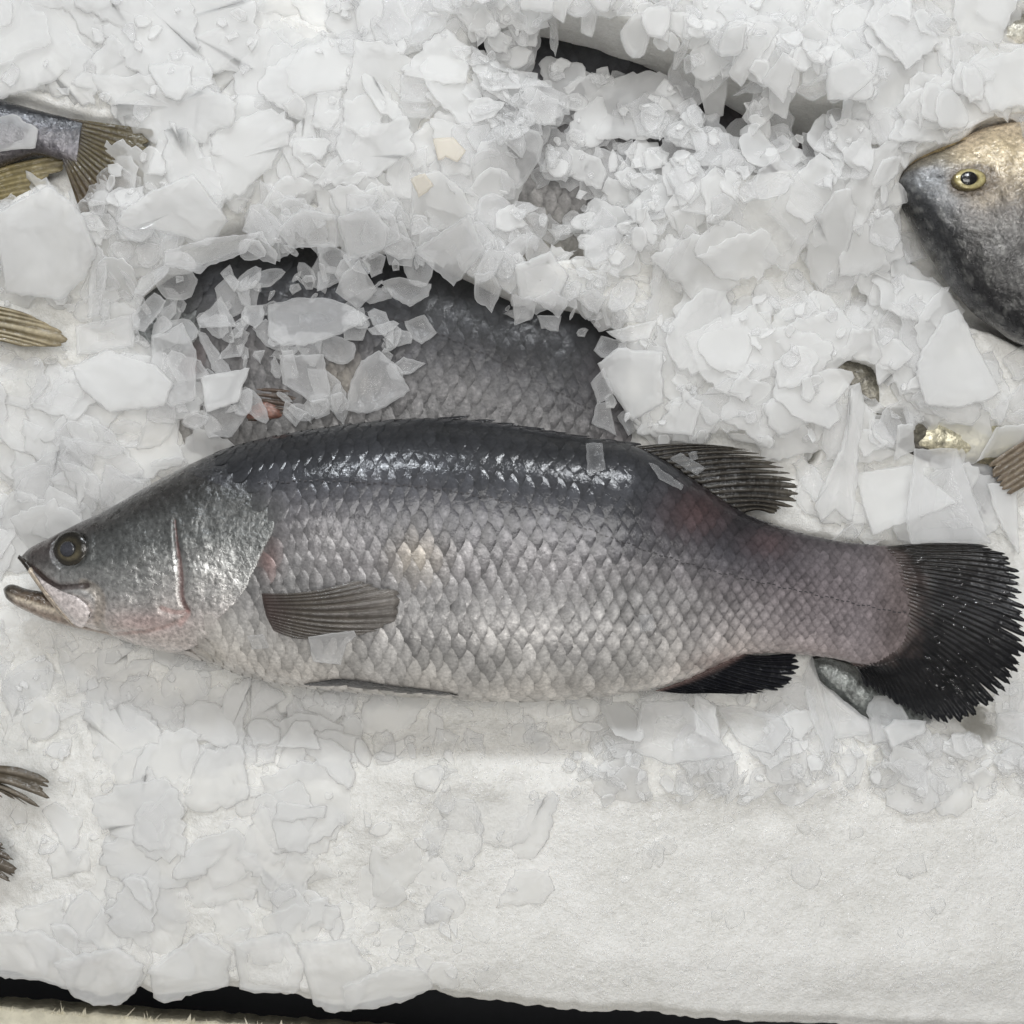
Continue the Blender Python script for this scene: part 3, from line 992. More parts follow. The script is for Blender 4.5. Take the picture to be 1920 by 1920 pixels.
def small_fish(name, label, cx, cy, zc, deg, length, depth, c_top, c_mid, c_bot, tailcol, met=0.35, eye=True):
    conv, rl, rz = frame_conv(cx, cy, zc, deg)
    root = empty(name, rl, rz)
    tag(root, label, "fish")
    d = depth / 2; L_ = length
    top = [(0, 0), (L_ * .03, -d * .4), (L_ * .15, -d * .8), (L_ * .35, -d), (L_ * .6, -d * .8), (L_ * .82, -d * .33), (L_ * .9, -d * .3), (L_ * .93, -d * .2)]
    bot = [(x, -y) for x, y in top]
    thk = [(0, 2), (L_ * .04, d * .35), (L_ * .2, d * .55), (L_ * .4, d * .58), (L_ * .7, d * .36), (L_ * .9, d * .12), (L_ * .93, 3)]

    def cf(x, y, t):
        k = [0, 0.35, 0.55, 1]
        tb = lin(np.array([c_top, c_mid, c_mid, c_bot]))
        tq = np.clip(t + (fbm(x, y, 25, 3) - .5) * .25, 0, 1)
        c = np.stack([np.interp(tq, k, tb[:, i]) for i in range(3)], -1)
        g = np.exp(-((x - L_ * .22 - 6 * np.cos(t * 6)) / 2.5) ** 2)[..., None] * .6
        return c * (1 - g)
    simple_body("body", top, bot, thk, cf, M_HEAD, root, conv, 70, 40, lambda x, y: (fbm(x, y, 14, 3, vn2) - .5) * 5, met)
    fin("caudal_fin", [(L_ * .9, -d * .28), (L_ * .92, 0), (L_ * .9, d * .28)],
        [(L_ * 1.12, -d * .95), (L_ * 1.1, -d * .4), (L_ * 1.06, 0), (L_ * 1.1, d * .4), (L_ * 1.12, d * .95)], 9,
        lambda x, y, t: 0 * x, root, M_FIN, tailcol, tailcol, conv=conv, notch=.1, nt=14)
    if eye:
        e = dome("eye", L_ * .1, -d * .18, d * .17, d * .16, 4, d * .42, lambda R_, A_: lin(150, 140, 110) * np.ones(R_.shape + (1,)), M_EYE, root, conv=conv, nr=6, na=20)
        dome("pupil", L_ * .1, -d * .18, d * .08, d * .08, 3, d * .42 + 3, lambda R_, A_: lin(14, 13, 12) * np.ones(R_.shape + (1,)), M_EYE, e, conv=conv, nr=5, na=16)
    return root


small_fish("small_fish", "small silver fish poking out from under the big fish's black tail", 1522, 1238, 22, 33, 430, 84,
           (150, 152, 150), (120, 124, 122), (44, 48, 46), (60, 60, 56), 0.5, eye=False)
small_fish("small_fish", "small olive grey fish seen through a dark hole above the dorsal fin", 1548, 668, 28, 40, 380, 110,
           (58, 58, 54), (104, 100, 88), (52, 44, 36), (60, 52, 44), eye=False)
small_fish("small_fish", "small yellowish silver fish glinting through the ice right of the dorsal fin", 1668, 812, 30, 6, 440, 92,
           (160, 156, 130), (190, 184, 160), (120, 110, 86), (130, 116, 96), 0.5, eye=False)
small_fish("small_fish", "small grey fish half covered by white ice in the top right corner", 1836, 62, 104, 8, 420, 100,
           (120, 118, 106), (168, 164, 150), (110, 100, 88), (120, 110, 96), 0.3, eye=False)

# tails and fins poking in from the left edge
conv, rl, rz = frame_conv(130, 268, 138, 9)
fishL = empty("brown_tailed_fish", rl, rz)
tag(fishL, "fish tail with brown fan and dark grey tail stem at the upper left edge", "fish")
simple_body("body", [(-520, -120), (-300, -110), (-130, -58), (-60, -50), (-10, -46), (20, -42)],
            [(-520, 120), (-300, 120), (-130, 70), (-60, 30), (-10, 34), (20, 36)],
            [(-520, 90), (-300, 70), (-130, 36), (-60, 24), (-10, 15), (20, 6)],
            lambda x, y, t: np.stack([np.interp(t, [0, .18, .45, .8, 1], lin(np.array([(30, 31, 34), (46, 47, 51), (92, 92, 97), (96, 93, 98), (76, 70, 68)]))[:, i]) for i in range(3)], -1),
            M_HEAD, fishL, conv, 90, 48, lambda x, y: (fbm(x, y, 10, 2, vn2) - .5) * 3, 0.35)
fin("caudal_fin", [(-14, -44), (0, -10), (-6, 34)],
    [(150, -52), (150, -20), (152, 30), (150, 70), (110, 95), (70, 118), (40, 130)], 15, lambda x, y, t: 4 - 14 * t, fishL, M_FIN, (72, 64, 48), (92, 84, 62), (106, 98, 76),
    conv=conv, notch=.04, ridge=1.0, seed=12, thick=5,
    frac=lambda Px, Py, tl, c_: (c_ * (1 - (sm(20, 90, Py) * .5)[..., None]) + lin(70, 56, 44) * (sm(20, 90, Py) * .5)[..., None]) * sm(0, .3, tl)[..., None] + lin(72, 68, 68) * (1 - sm(0, .3, tl))[..., None])

conv, rl, rz = frame_conv(0, 360, 124, -22)
finA = empty("yellow_finned_fish", rl, rz)
tag(finA, "yellowish olive fin blade slanting in from the left edge below the brown tail", "fish")
fin("caudal_fin", [(-150, -30), (-150, 0), (-150, 30)], [(132, -22), (146, -10), (132, 6), (70, 40)], 7, lambda x, y, t: 0 * x + 10 * np.sin(t * 3), finA, M_FIN,
    (140, 128, 92), (112, 102, 70), (130, 120, 92), conv=conv, notch=.03, ridge=1.1, seed=2, thick=4, sag=-14)
simple_body("body", [(-420, -70), (-250, -50), (-150, -32), (-120, -28)], [(-420, 70), (-250, 50), (-150, 32), (-120, 28)], [(-420, 60), (-250, 40), (-150, 14), (-120, 5)],
            lambda x, y, t: np.ones(x.shape + (3,)) * lin(120, 116, 100), M_HEAD, finA, conv, 40, 24)

conv, rl, rz = frame_conv(0, 612, 100, 8)
finB = empty("striped_finned_fish", rl, rz)
tag(finB, "olive and cream striped fin blade at the left edge beside the half buried fish", "fish")
fin("caudal_fin", [(-150, -32), (-150, 0), (-150, 32)], [(60, -30), (118, -8), (138, 8), (128, 22), (60, 34)], 7, lambda x, y, t: 0 * x + 8 * np.sin(t * 3), finB, M_FIN,
    (176, 166, 142), (92, 82, 58), (150, 138, 112), conv=conv, notch=.03, ridge=1.1, seed=15, thick=4, sag=-8)
simple_body("body", [(-420, -70), (-250, -50), (-150, -34), (-120, -30)], [(-420, 70), (-250, 50), (-150, 34), (-120, 30)], [(-420, 60), (-250, 40), (-150, 14), (-120, 5)],
            lambda x, y, t: np.ones(x.shape + (3,)) * lin(120, 116, 100), M_HEAD, finB, conv, 40, 24)

conv, rl, rz = frame_conv(-60, 1490, 104, 0)
finC = empty("fork_tailed_fish", rl, rz)
tag(finC, "grey forked fish tail with split rays at the lower left edge", "fish")
fc = lambda Px, Py, tl, c_: c_
fin("caudal_fin_lobe", [(-60, -30), (-50, -15), (-46, 0)], [(172, -34), (168, -4), (160, 14), (140, 26), (100, 10), (60, 2)], 6, lambda x, y, t: 4 + 14 * np.sin(t * 2.4), finC, M_FIN,
    (118, 110, 98), (82, 74, 62), (100, 92, 80), conv=conv, notch=.3, ridge=3, seed=31, thick=6, sag=-26, smooth_tip=False)
fin("caudal_fin_lobe", [(-46, 0), (-50, 15), (-60, 30)], [(76, 84), (92, 110), (106, 136), (98, 162), (60, 160), (20, 150)], 6, lambda x, y, t: 4 + 14 * np.sin(t * 2.4), finC, M_FIN,
    (104, 96, 86), (76, 68, 58), (96, 88, 78), conv=conv, notch=.25, ridge=3, seed=32, thick=6, sag=14, smooth_tip=False)
simple_body("body", [(-420, -90), (-250, -70), (-90, -34), (-40, -28)], [(-420, 90), (-250, 70), (-90, 34), (-40, 28)], [(-420, 60), (-250, 44), (-90, 16), (-40, 5)],
            lambda x, y, t: np.ones(x.shape + (3,)) * lin(120, 118, 112), M_HEAD, finC, conv, 40, 24)

conv, rl, rz = frame_conv(1862, 905, 58, -32)
finD = empty("brown_finned_fish", rl, rz)
tag(finD, "brown ribbed fin showing between ice slabs at the right edge above the black tail", "fish")
fin("caudal_fin", [(120, -40), (120, 0), (120, 40)], [(10, -34), (0, 0), (10, 36)], 7, lambda x, y, t: 0 * x, finD, M_FIN, (104, 92, 78), (124, 112, 96), conv=conv, notch=.08, thick=4, ridge=0.8)
simple_body("body", [(90, -30), (120, -36), (250, -60), (420, -90)], [(90, 30), (120, 36), (250, 60), (420, 90)], [(90, 5), (120, 14), (250, 40), (420, 60)],
            lambda x, y, t: np.ones(x.shape + (3,)) * lin(130, 118, 100), M_HEAD, finD, conv, 40, 24)

# ------------------------------------------------------------------ ice bed terrain (height in px over world px grid)
CELL = 4.0
GX0, GY0 = -260.0, -260.0
GNX, GNY = 612, 560
gx = GX0 + np.arange(GNX) * CELL; gy = GY0 + np.arange(GNY) * CELL
GX, GY = np.meshgrid(gx, gy, indexing='xy')       # [row y, col x]


def box_blur(a, r):
    r = int(r)
    for ax in (0, 1):
        p = np.pad(a, [(r + 1, r) if i == ax else (0, 0) for i in (0, 1)], mode='edge')
        c = np.cumsum(p, axis=ax)
        n = a.shape[ax]
        if ax == 0:
            a = (c[2 * r + 1:2 * r + 1 + n] - c[:n]) / (2 * r + 1)
        else:
            a = (c[:, 2 * r + 1:2 * r + 1 + n] - c[:, :n]) / (2 * r + 1)
    return a


# the places where the fish below show through
WIN_MAIN = [[(288, 640), (268, 604), (300, 560), (330, 530), (380, 518), (455, 470), (500, 440), (545, 468), (620, 482), (720, 478), (785, 482), (830, 530),
             (870, 545), (930, 578), (965, 600), (1000, 605), (1060, 592), (1130, 612), (1165, 640), (1128, 680), (1118, 720), (1140, 770), (1190, 812),
             (1100, 840), (800, 800), (650, 812), (560, 815), (470, 792), (455, 770), (478, 720), (440, 706), (385, 696), (376, 640), (330, 612)]]
WIN_HOLES = [[(1035, 38), (1120, 55), (1210, 92), (1180, 108), (1105, 98), (1080, 70)], [(1235, 104), (1275, 100), (1275, 132), (1240, 128)],
             [(1362, 172), (1395, 185), (1390, 228), (1358, 215)], [(1495, 200), (1562, 222), (1540, 236), (1500, 222)],
             [(962, 350), (1012, 335), (1006, 386), (968, 384)], [(1042, 325), (1092, 338), (1078, 362), (1042, 352)],
             [(1015, 424), (1095, 428), (1085, 448), (1018, 446)], [(990, 100), (1012, 100), (1012, 132), (996, 128)],
             [(1010, 60), (1030, 66), (1020, 90), (1004, 76)], [(1370, 525), (1402, 522), (1402, 538), (1376, 540)],
             [(1240, 560), (1290, 550), (1286, 570), (1250, 572)]]
WIN_OTHER = [[(-40, 196), (60, 198), (150, 232), (268, 240), (275, 305), (235, 312), (168, 300), (158, 345), (150, 395), (105, 352), (130, 312), (0, 400), (-40, 410)],
             [(-40, 572), (60, 588), (132, 618), (138, 640), (100, 656), (-40, 642)],
             [(1678, 342), (1708, 304), (1800, 272), (1826, 238), (1960, 226), (1960, 660), (1850, 606), (1746, 486), (1694, 405)],
             [(1690, 400), (1750, 490), (1850, 600), (1850, 620), (1770, 560), (1680, 470), (1660, 425)],
             [(-40, 1398), (60, 1420), (110, 1465), (105, 1505), (80, 1514), (-40, 1490)], [(-40, 1545), (45, 1610), (40, 1660), (-40, 1658)],
             [(1528, 1236), (1600, 1246), (1668, 1300), (1610, 1316), (1552, 1286)],
             [(1556, 670), (1600, 676), (1642, 690), (1650, 764), (1612, 738), (1590, 708)], [(1708, 804), (1748, 800), (1766, 826), (1724, 832)],
             [(1868, 862), (1960, 850), (1960, 904), (1880, 904)], [(1884, 42), (1960, 34), (1960, 78), (1866, 88), (1880, 66)],
             [(1524, 838), (1548, 832), (1536, 868), (1522, 866)], [(1795, 1340), (1870, 1335), (1880, 1390), (1850, 1396)]]
mW = np.zeros(GX.shape); mHole = np.zeros(GX.shape); mO = np.zeros(GX.shape)
wpx = lambda p, z: 960 + (np.array(p, float) - 960) * fz(z)
for p in WIN_MAIN: mW = np.maximum(mW, in_poly(GX, GY, wpx(p, 70)))
nzx = (fbm(GX, GY, 34, 2) - .5) * 34; nzy = (fbm(GX, GY, 34, 2, vn2) - .5) * 34
for p in WIN_HOLES: mHole = np.maximum(mHole, in_poly(GX + nzx, GY + nzy, wpx(p, 100)))
for p in WIN_OTHER: mO = np.maximum(mO, in_poly(GX, GY, wpx(p, 70)))
outl = np.concatenate([np.array(TOPL), np.array(BOTL)[::-1]])
mF = in_poly(GX, GY, wpx(outl, ZC)).astype(float)
CAUD = [(1690, 1025), (1850, 1022), (1900, 1060), (1920, 1180), (1900, 1270), (1820, 1350), (1740, 1340), (1620, 1270), (1600, 1240), (1700, 1150)]
DORS = [(1180, 832), (1415, 842), (1475, 880), (1511, 920), (1490, 950), (1400, 968), (1300, 905)]
ANAL = [(1230, 1294), (1390, 1225), (1490, 1225), (1505, 1260), (1480, 1290), (1400, 1303)]
JAW = [(2, 1105), (10, 1095), (40, 1103), (120, 1118), (200, 1150), (200, 1188), (84, 1163), (31, 1139)]
mFin = np.zeros(GX.shape)
for p in (CAUD, DORS, ANAL, JAW): mFin = np.maximum(mFin, in_poly(GX, GY, wpx(p, ZC)))

T_ = np.full(GX.shape, 34.0)
T_ += 66 * sm(560, 380, GY) * 1.0                                       # heap at the top
T_ += 34 * sm(900, 1150, GX) * sm(900, 740, GY)                         # over the buried fish, right of the window
T_ += 30 * sm(480, 250, GX) * sm(1000, 780, GY)
T_ += 34 * sm(1330, 1460, GY)                                           # packed ice in front
T_ += -24 * np.exp(-((GY - 1330) / 45) ** 2) * sm(200, 420, GX)
T_ += 16 * sm(1050, 1300, GX) * np.exp(-((GY - 1370) / 60) ** 2)
lump = sm(0.0, 1.0, 1 - sm(1440, 1520, GY) * sm(700, 900, GX))
T_ += (fbm(GX, GY, 210, 3) - 0.5) * 40 * (0.35 + 0.65 * lump)
T_ += (fbm(GX, GY, 46, 3, vn2) - 0.5) * 18 * lump
T_ += (fbm(GX, GY, 60, 4, vn2) - 0.5) * 7 * (1 - lump)
T_ -= 26 * sm(1760, 1900, GY)
wb = box_blur(box_blur(mW, 10), 8)
T_ = T_ * (1 - sm(0.06, 0.5, wb)) + (-190) * sm(0.06, 0.5, wb)
R3 = [(880, 20), (1040, 30), (1210, 80), (1300, 118), (1420, 170), (1590, 228), (1580, 300), (1300, 330), (1130, 470), (960, 470), (920, 300), (900, 120)]
hb = box_blur(box_blur(in_poly(GX + nzx, GY + nzy, wpx(R3, 90)).astype(float), 6), 4)
T_ = T_ * (1 - sm(0.2, 0.8, hb)) + (-170) * sm(0.2, 0.8, hb)
mO2 = np.zeros(GX.shape)
for i_, p in enumerate(WIN_OTHER):
    if i_ in (6, 7, 8, 9, 11, 12): mO2 = np.maximum(mO2, in_poly(GX, GY, wpx(p, 70)))
T_ = T_ - 60 * sm(0.3, 0.8, box_blur(np.maximum(in_poly(GX, GY, wpx(WIN_OTHER[2], 90)), in_poly(GX, GY, wpx(WIN_OTHER[3], 90))).astype(float), 4))
ob = box_blur(mO2, 2)
for i_, zl in ((0, 96), (1, 84), (4, 84), (5, 84), (10, 90)):
    mm = sm(0.1, 0.6, box_blur(in_poly(GX, GY, wpx(WIN_OTHER[i_], zl)).astype(float), 4))
    T_ = np.where(T_ > zl, T_ * (1 - mm) + zl * mm, T_)
T_ = T_ - 130 * sm(0.25, 0.8, ob)
fb = box_blur(box_blur(mF, 9), 8)
T_ = T_ * (1 - sm(0.3, 0.9, fb)) + (-34) * sm(0.3, 0.9, fb)
fnb = box_blur(mFin, 5)
T_ = np.minimum(T_, T_ * (1 - fnb) + 52 * fnb)
HG = T_.copy()                                                           # running height field for the flakes

# bed mesh
EDGE = [(-300, 1812), (0, 1816), (40, 1818), (90, 1830), (140, 1850), (200, 1868), (250, 1862), (272, 1846), (300, 1862), (340, 1860), (400, 1850), (450, 1848), (500, 1856), (560, 1858), (590, 1872),
        (640, 1882), (680, 1880), (760, 1868), (820, 1857), (850, 1868), (900, 1876), (1000, 1886), (1100, 1896), (1200, 1896), (1300, 1912), (1400, 1918), (1700, 1930), (2300, 1950)]
cols_i = np.arange(0, GNX)
rows = np.linspace(GY0, 1, 1)
ne = 500
bx = gx
edge_px = np.interp(bx, [e[0] for e in EDGE], [e[1] for e in EDGE]) + (fbm(bx, bx * 0 + 9, 26, 3) - 0.5) * 14
edge = 960 + (edge_px - 960) * 0.985
tv = np.linspace(0, 1, ne)
BY = GY0 + (edge[None, :] - GY0) * tv[:, None]
BX = np.broadcast_to(bx[None, :], BY.shape)
ri = np.clip((BY - GY0) / CELL, 0, GNY - 1.001); r0 = ri.astype(int); fr_ = ri - r0
ci = np.broadcast_to(np.arange(GNX)[None, :], BY.shape)
BZ = T_[r0, ci] * (1 - fr_) + T_[np.minimum(r0 + 1, GNY - 1), ci] * fr_
BZ = BZ - 16 * sm(34, 0, edge[None, :] - BY) ** 2
skx, sky, skz = [], [], []
for dy, dz in ((3, -24), (1, -42), (-10, -90), (-36, -170), (-90, -330)):
    skx.append(bx); sky.append(edge + dy + (fbm(bx, bx * 0 + dz, 34, 3) - 0.5) * 22); skz.append(BZ[-1] + dz)
BX = np.concatenate([BX, np.array(skx)]); BY = np.concatenate([BY, np.array(sky)]); BZ = np.concatenate([BZ, np.array(skz)])
Vb = np.stack([(BX - 960) * S, (960 - BY) * S, BZ * S], -1).reshape(-1, 3)
bed = mesh_obj("ice_bed", Vb, grid_faces(BX.shape[0], GNX, flip=True), M_SNOW)
tag(bed, "packed white crushed ice bed under the fish", None, None, "structure")

# put the buried fish surfaces into the height field (so that shards lie on them)
def splat(fn_px, zc, app, lx, ly, px, py, deg):
    th = math.radians(deg); c, s = math.cos(th), math.sin(th)
    ax = (960 + (GX - 960) / fz(zc) - px) / app; ay = (960 + (GY - 960) / fz(zc) - py) / app
    ux = c * ax + s * ay + lx; uy = -s * ax + c * ay + ly
    inside = (ux > 45) & (ux < 1730) & (uy > fT(ux)) & (uy < fB(ux))
    z = zc + (body_z(np.clip(ux, 45, 1730), uy) - ZC) * app + 14
    return np.where(inside, z, -999)


HG = np.maximum(HG, splat(None, -78, 1.03, 510, 1090, 368, 742, 7))
HG = np.maximum(HG, (splat(None, -105, 0.97, 960, 1050, 960, 268, 0)))
fz_top = np.where(mF > 0, body_z(np.clip(GX, 45, 1730), GY), -999)
HFISH = np.maximum(HG, fz_top)

# ------------------------------------------------------------------ ice flakes
TOPID = np.full(GX.shape, -1, int)
flakes = []
excl = (mF > 0) & (box_blur(mF, 5) > 0.985)
excl = excl | (mW > 0) | (mHole > 0) | ((mO > 0) & ~in_poly(GX, GY, wpx(WIN_OTHER[3], 80))) | (mFin > 0)
frng = np.random.default_rng(99)
box_blur_mF = box_blur(mF, 8)


def densify(poly, seg=9.0, rag=0.9):
    p = np.asarray(poly, float); out = []
    n = len(p)
    for i in range(n):
        a, b = p[i], p[(i + 1) % n]
        L_ = np.hypot(*(b - a)); k = max(1, int(round(L_ / seg)))
        d = (b - a) / max(L_, 1e-6); nrm = np.array([-d[1], d[0]])
        for j in range(k):
            q = a + (b - a) * j / k
            amt = rag * (0.4 if j == 0 else 1.0)
            out.append(q + nrm * frng.normal(0, amt) + d * frng.normal(0, amt * .5))
    return np.array(out)


def flake_mesh(poly, th, bowl, zpl, ctr=None):
    """closed slab; poly in world px; returns verts (world px, z px) and faces"""
    n = len(poly)
    c = poly.mean(0) if ctr is None else np.array(ctr, float)
    R = np.hypot(*(poly - c).T).max() + 1e-6
    def inset(d, k=0.35):
        v = c - poly; l = np.hypot(*v.T)[:, None] + 1e-6
        return poly + v / l * np.minimum(d, k * l)
    def zb(q):
        r2 = (np.hypot(*(q - c).T) / R) ** 2
        return zpl[0] + zpl[1] * (q[:, 0] - c[0]) + zpl[2] * (q[:, 1] - c[1]) + bowl * r2
    e = min(th * 0.45, 7)
    i1 = inset(e); i2 = c + (poly - c) * 0.6
    js = lambda: frng.normal(0, th * 0.06, n)
    rings = [(i2, zb(i2) + th), (i1, zb(i1) + th * 0.96 + js() * .3), (poly, zb(poly) + th * 0.5 + js()), (inset(e * .7), zb(inset(e * .7)) + js() * .5)]
    V = [np.column_stack([q, z]) for q, z in rings]
    V.append(np.array([[c[0], c[1], zpl[0] + th], [c[0], c[1], zpl[0]]]))
    V = np.concatenate(V)
    cb = frng.uniform(0.0, 0.34)
    cl = np.concatenate([np.full(n, cb), np.full(n, max(0.36, cb)), np.full(n, 1.0), np.full(n, 0.5), [cb, cb]])
    i = np.arange(n); j = (i + 1) % n
    F = []
    for k in range(3):
        F += np.stack([k * n + i, (k + 1) * n + i, (k + 1) * n + j, k * n + j], -1).tolist()
    t0, b0 = 4 * n, 4 * n + 1
    F += [[t0, a, b] for a, b in zip(i.tolist(), j.tolist())]
    F += [[b0, 3 * n + b, 3 * n + a] for a, b in zip(i.tolist(), j.tolist())]
    return V, F, cl


def put_flake(poly, th, tilt=(0, 0), bowl=0.0, sink=0.0, pct=80, mat=None, info=None, z=None, follow=0.7, reject=None, hg=None, ctr=None):
    """poly in world px; rests it on the running height field"""
    h_ = HG if hg is None else hg
    x0, y0 = poly.min(0); x1, y1 = poly.max(0)
    i0, i1 = max(0, int((x0 - GX0) / CELL)), min(GNX, int((x1 - GX0) / CELL) + 2)
    j0, j1 = max(0, int((y0 - GY0) / CELL)), min(GNY, int((y1 - GY0) / CELL) + 2)
    if i1 - i0 < 2 or j1 - j0 < 2:
        return None
    sx, sy = GX[j0:j1, i0:i1], GY[j0:j1, i0:i1]
    m = in_poly(sx, sy, poly)
    if m.sum() < 4:
        return None
    if reject is not None and np.mean((h_ - T_)[j0:j1, i0:i1][m] * (T_[j0:j1, i0:i1][m] > -20)) > 46:
        return None
    if reject is not None and (excl[j0:j1, i0:i1] & m).sum() > reject * m.sum():
        return None
    c = poly.mean(0) if ctr is None else np.array(ctr, float)
    hh = h_[j0:j1, i0:i1][m]; ax = sx[m] - c[0]; ay = sy[m] - c[1]
    if z is None:
        A = np.column_stack([np.ones(len(ax)), ax, ay])
        try:
            co = np.linalg.lstsq(A, hh, rcond=None)[0]
        except Exception:
            co = np.array([hh.mean(), 0, 0])
        sx_, sy_ = np.clip(co[1] * follow, -.6, .6) + tilt[0], np.clip(co[2] * follow, -.6, .6) + tilt[1]
        res = hh - (sx_ * ax + sy_ * ay)
        z0 = np.percentile(res, pct) - sink
    else:
        z0, sx_, sy_ = z, tilt[0], tilt[1]
    V, F, cl = flake_mesh(poly, th, bowl, (z0, sx_, sy_), ctr)
    top = z0 + th + sx_ * ax + sy_ * ay
    ids = len(flakes)
    sub = HG[j0:j1, i0:i1]; tsub = TOPID[j0:j1, i0:i1]
    cur = sub[m]; upm = top > cur
    cur[upm] = top[upm]; sub[m] = cur
    tt_ = tsub[m]; tt_[upm] = ids; tsub[m] = tt_
    flakes.append(dict(V=V, F=F, cl=cl, mat=mat or M_ICE, info=info, c=c, z=z0, area=float(m.sum()) * CELL * CELL, size=max(x1 - x0, y1 - y0)))
    return ids


def rand_poly(size, aspect, rot, sharp=True):
    k = int(frng.integers(4, 9))
    a = np.sort(frng.random(k) * 0.75 + np.arange(k)) / k * 2 * math.pi
    r = frng.uniform(0.55, 1.0, k)
    p = np.column_stack([np.cos(a) * r, np.sin(a) * r * aspect]) * size / 2
    c, s = math.cos(rot), math.sin(rot)
    p = p @ np.array([[c, s], [-s, c]])
    if frng.random() < 0.35:       # melt-rounded: corner cutting
        q = []
        n = len(p)
        for i in range(n):
            a_, b_ = p[i], p[(i + 1) % n]
            q += [a_ * .75 + b_ * .25, a_ * .25 + b_ * .75]
        p = np.array(q)
    return p


# region scatter: (x0,y0,x1,y1, count, size lo/hi, thickness lo/hi, tilt sigma, white share, sink, spread)
REG = [
    ("a", -60, -60, 760, 210, 70, 150, 420, 12, 24, 0.06, 0.95, 12),
    ("a", -60, 150, 760, 470, 110, 110, 330, 11, 24, 0.10, 0.85, 6),
    ("a", 500, 180, 940, 540, 80, 80, 240, 10, 20, 0.12, 0.6, 3),
    ("b", 660, 0, 1000, 480, 120, 70, 190, 9, 16, 0.13, 0.55, 3),
    ("b", 880, 10, 1300, 480, 250, 56, 150, 8, 14, 0.17, 0.35, 1),
    ("b", 1200, 90, 1640, 420, 200, 56, 160, 8, 14, 0.17, 0.4, 1),
    ("c", 1150, -60, 1980, 190, 60, 140, 380, 10, 18, 0.05, 1.0, 12),
    ("c", 1560, 120, 1760, 520, 60, 90, 220, 9, 18, 0.10, 0.8, 4),
    ("c", 1640, -40, 1980, 270, 70, 80, 220, 9, 16, 0.10, 0.8, 3),
    ("d", 940, 400, 1340, 830, 150, 56, 150, 8, 15, 0.17, 0.4, 1),
    ("d", 1250, 400, 1740, 830, 150, 80, 260, 10, 18, 0.12, 0.75, 5),
    ("e", 1480, 600, 1980, 1010, 80, 80, 220, 9, 17, 0.12, 0.6, 3),
    ("f", -60, 380, 330, 700, 60, 70, 190, 9, 18, 0.14, 0.5, 2),
    ("f", 200, 440, 620, 640, 50, 50, 120, 8, 12, 0.12, 0.2, 0),
    ("g", -60, 640, 470, 990, 80, 100, 260, 9, 16, 0.08, 0.7, 6),
    ("g", -60, 880, 260, 1090, 30, 90, 210, 8, 14, 0.06, 0.8, 7),
    ("h", -60, 1130, 640, 1400, 90, 60, 190, 8, 13, 0.07, 0.6, 6),
    ("h", 560, 1290, 1140, 1420, 60, 36, 110, 7, 11, 0.08, 0.6, 5),
    ("i", 1060, 1290, 1980, 1480, 150, 54, 150, 8, 15, 0.17, 0.35, 2),
    ("s", 640, 10, 1640, 480, 420, 16, 52, 7, 12, 0.3, 0.4, 0),
    ("s", 940, 430, 1740, 830, 260, 16, 52, 7, 12, 0.3, 0.4, 0),
    ("s", 0, 400, 640, 700, 120, 16, 48, 7, 12, 0.25, 0.3, 0),
    ("s", 0, 1200, 700, 1420, 110, 14, 44, 6, 10, 0.15, 0.5, 2),
    ("s", 0, 1380, 860, 1840, 260, 14, 60, 7, 12, 0.12, 0.6, 2),
    ("s", 1060, 1300, 1940, 1500, 200, 14, 48, 7, 12, 0.25, 0.4, 0),
    ("s", 0, 0, 700, 480, 120, 16, 60, 7, 12, 0.2, 0.6, 1),
    ("j", -60, 1340, 700, 1830, 90, 100, 330, 9, 15, 0.05, 0.9, 8),
    ("j", 380, 1400, 860, 1860, 40, 70, 220, 8, 13, 0.05, 0.8, 8),
]
for (rname, x0, y0, x1, y1, cnt, s0, s1, t0, t1, tl, wh, sk) in REG:
    for _ in range(cnt):
        size = s0 + (s1 - s0) * frng.random() ** 1.7
        asp = frng.uniform(0.45, 1.0)
        if frng.random() < 0.12 and size < 130 and tl > 0.1: asp = frng.uniform(0.2, 0.32)
        p = rand_poly(size, asp, frng.random() * 6.28)
        cx, cy = 960 + (frng.uniform(x0, x1) - 960) * .965, 960 + (frng.uniform(y0, y1) - 960) * .965
        if rname == 'j':
            cx += frng.normal(0, 80); sk = frng.uniform(2, 15)
        poly = densify(p + (cx, cy), 10, 0.9 + size * 0.009)
        if poly[:, 1].max() > 1850: continue
        tx, ty = frng.normal(0, tl, 2)
        if frng.random() < 0.06 and tl > 0.12: tx *= 3; ty *= 3
        white = frng.random() < wh
        put_flake(poly, frng.uniform(t0, t1) * (0.8 if rname == 'j' else 0.52), (tx, ty), frng.normal(0, size * (0.03 if tl > 0.1 else 0.012)), sk, 78 if tl > 0.05 else 62,
                  M_ICEW if white else M_ICE, dict(white=white, asp=asp), reject=0.06, ctr=(cx, cy))

# flakes lining the ridge above the top crevices
for _ in range(110):
    t = frng.random()
    rx, ry = poly_interp([(860, 14), (1040, 22), (1210, 66), (1300, 104), (1420, 150), (1600, 216)], t)
    cx, cy = 960 + (rx + frng.normal(0, 12) - 960) * .96, 960 + (ry + frng.normal(-6, 16) - 960) * .96
    size = 36 + 90 * frng.random() ** 1.6
    asp = frng.uniform(0.4, 1.0)
    poly = densify(rand_poly(size, asp, frng.random() * 6.28) + (cx, cy), 9, 1.0)
    white = frng.random() < 0.6
    put_flake(poly, frng.uniform(5, 9), tuple(frng.normal(0, 0.1, 2)), 0, 0, 90, M_ICEW if white else M_ICE, dict(white=white, asp=asp), follow=0.5, ctr=(cx, cy))
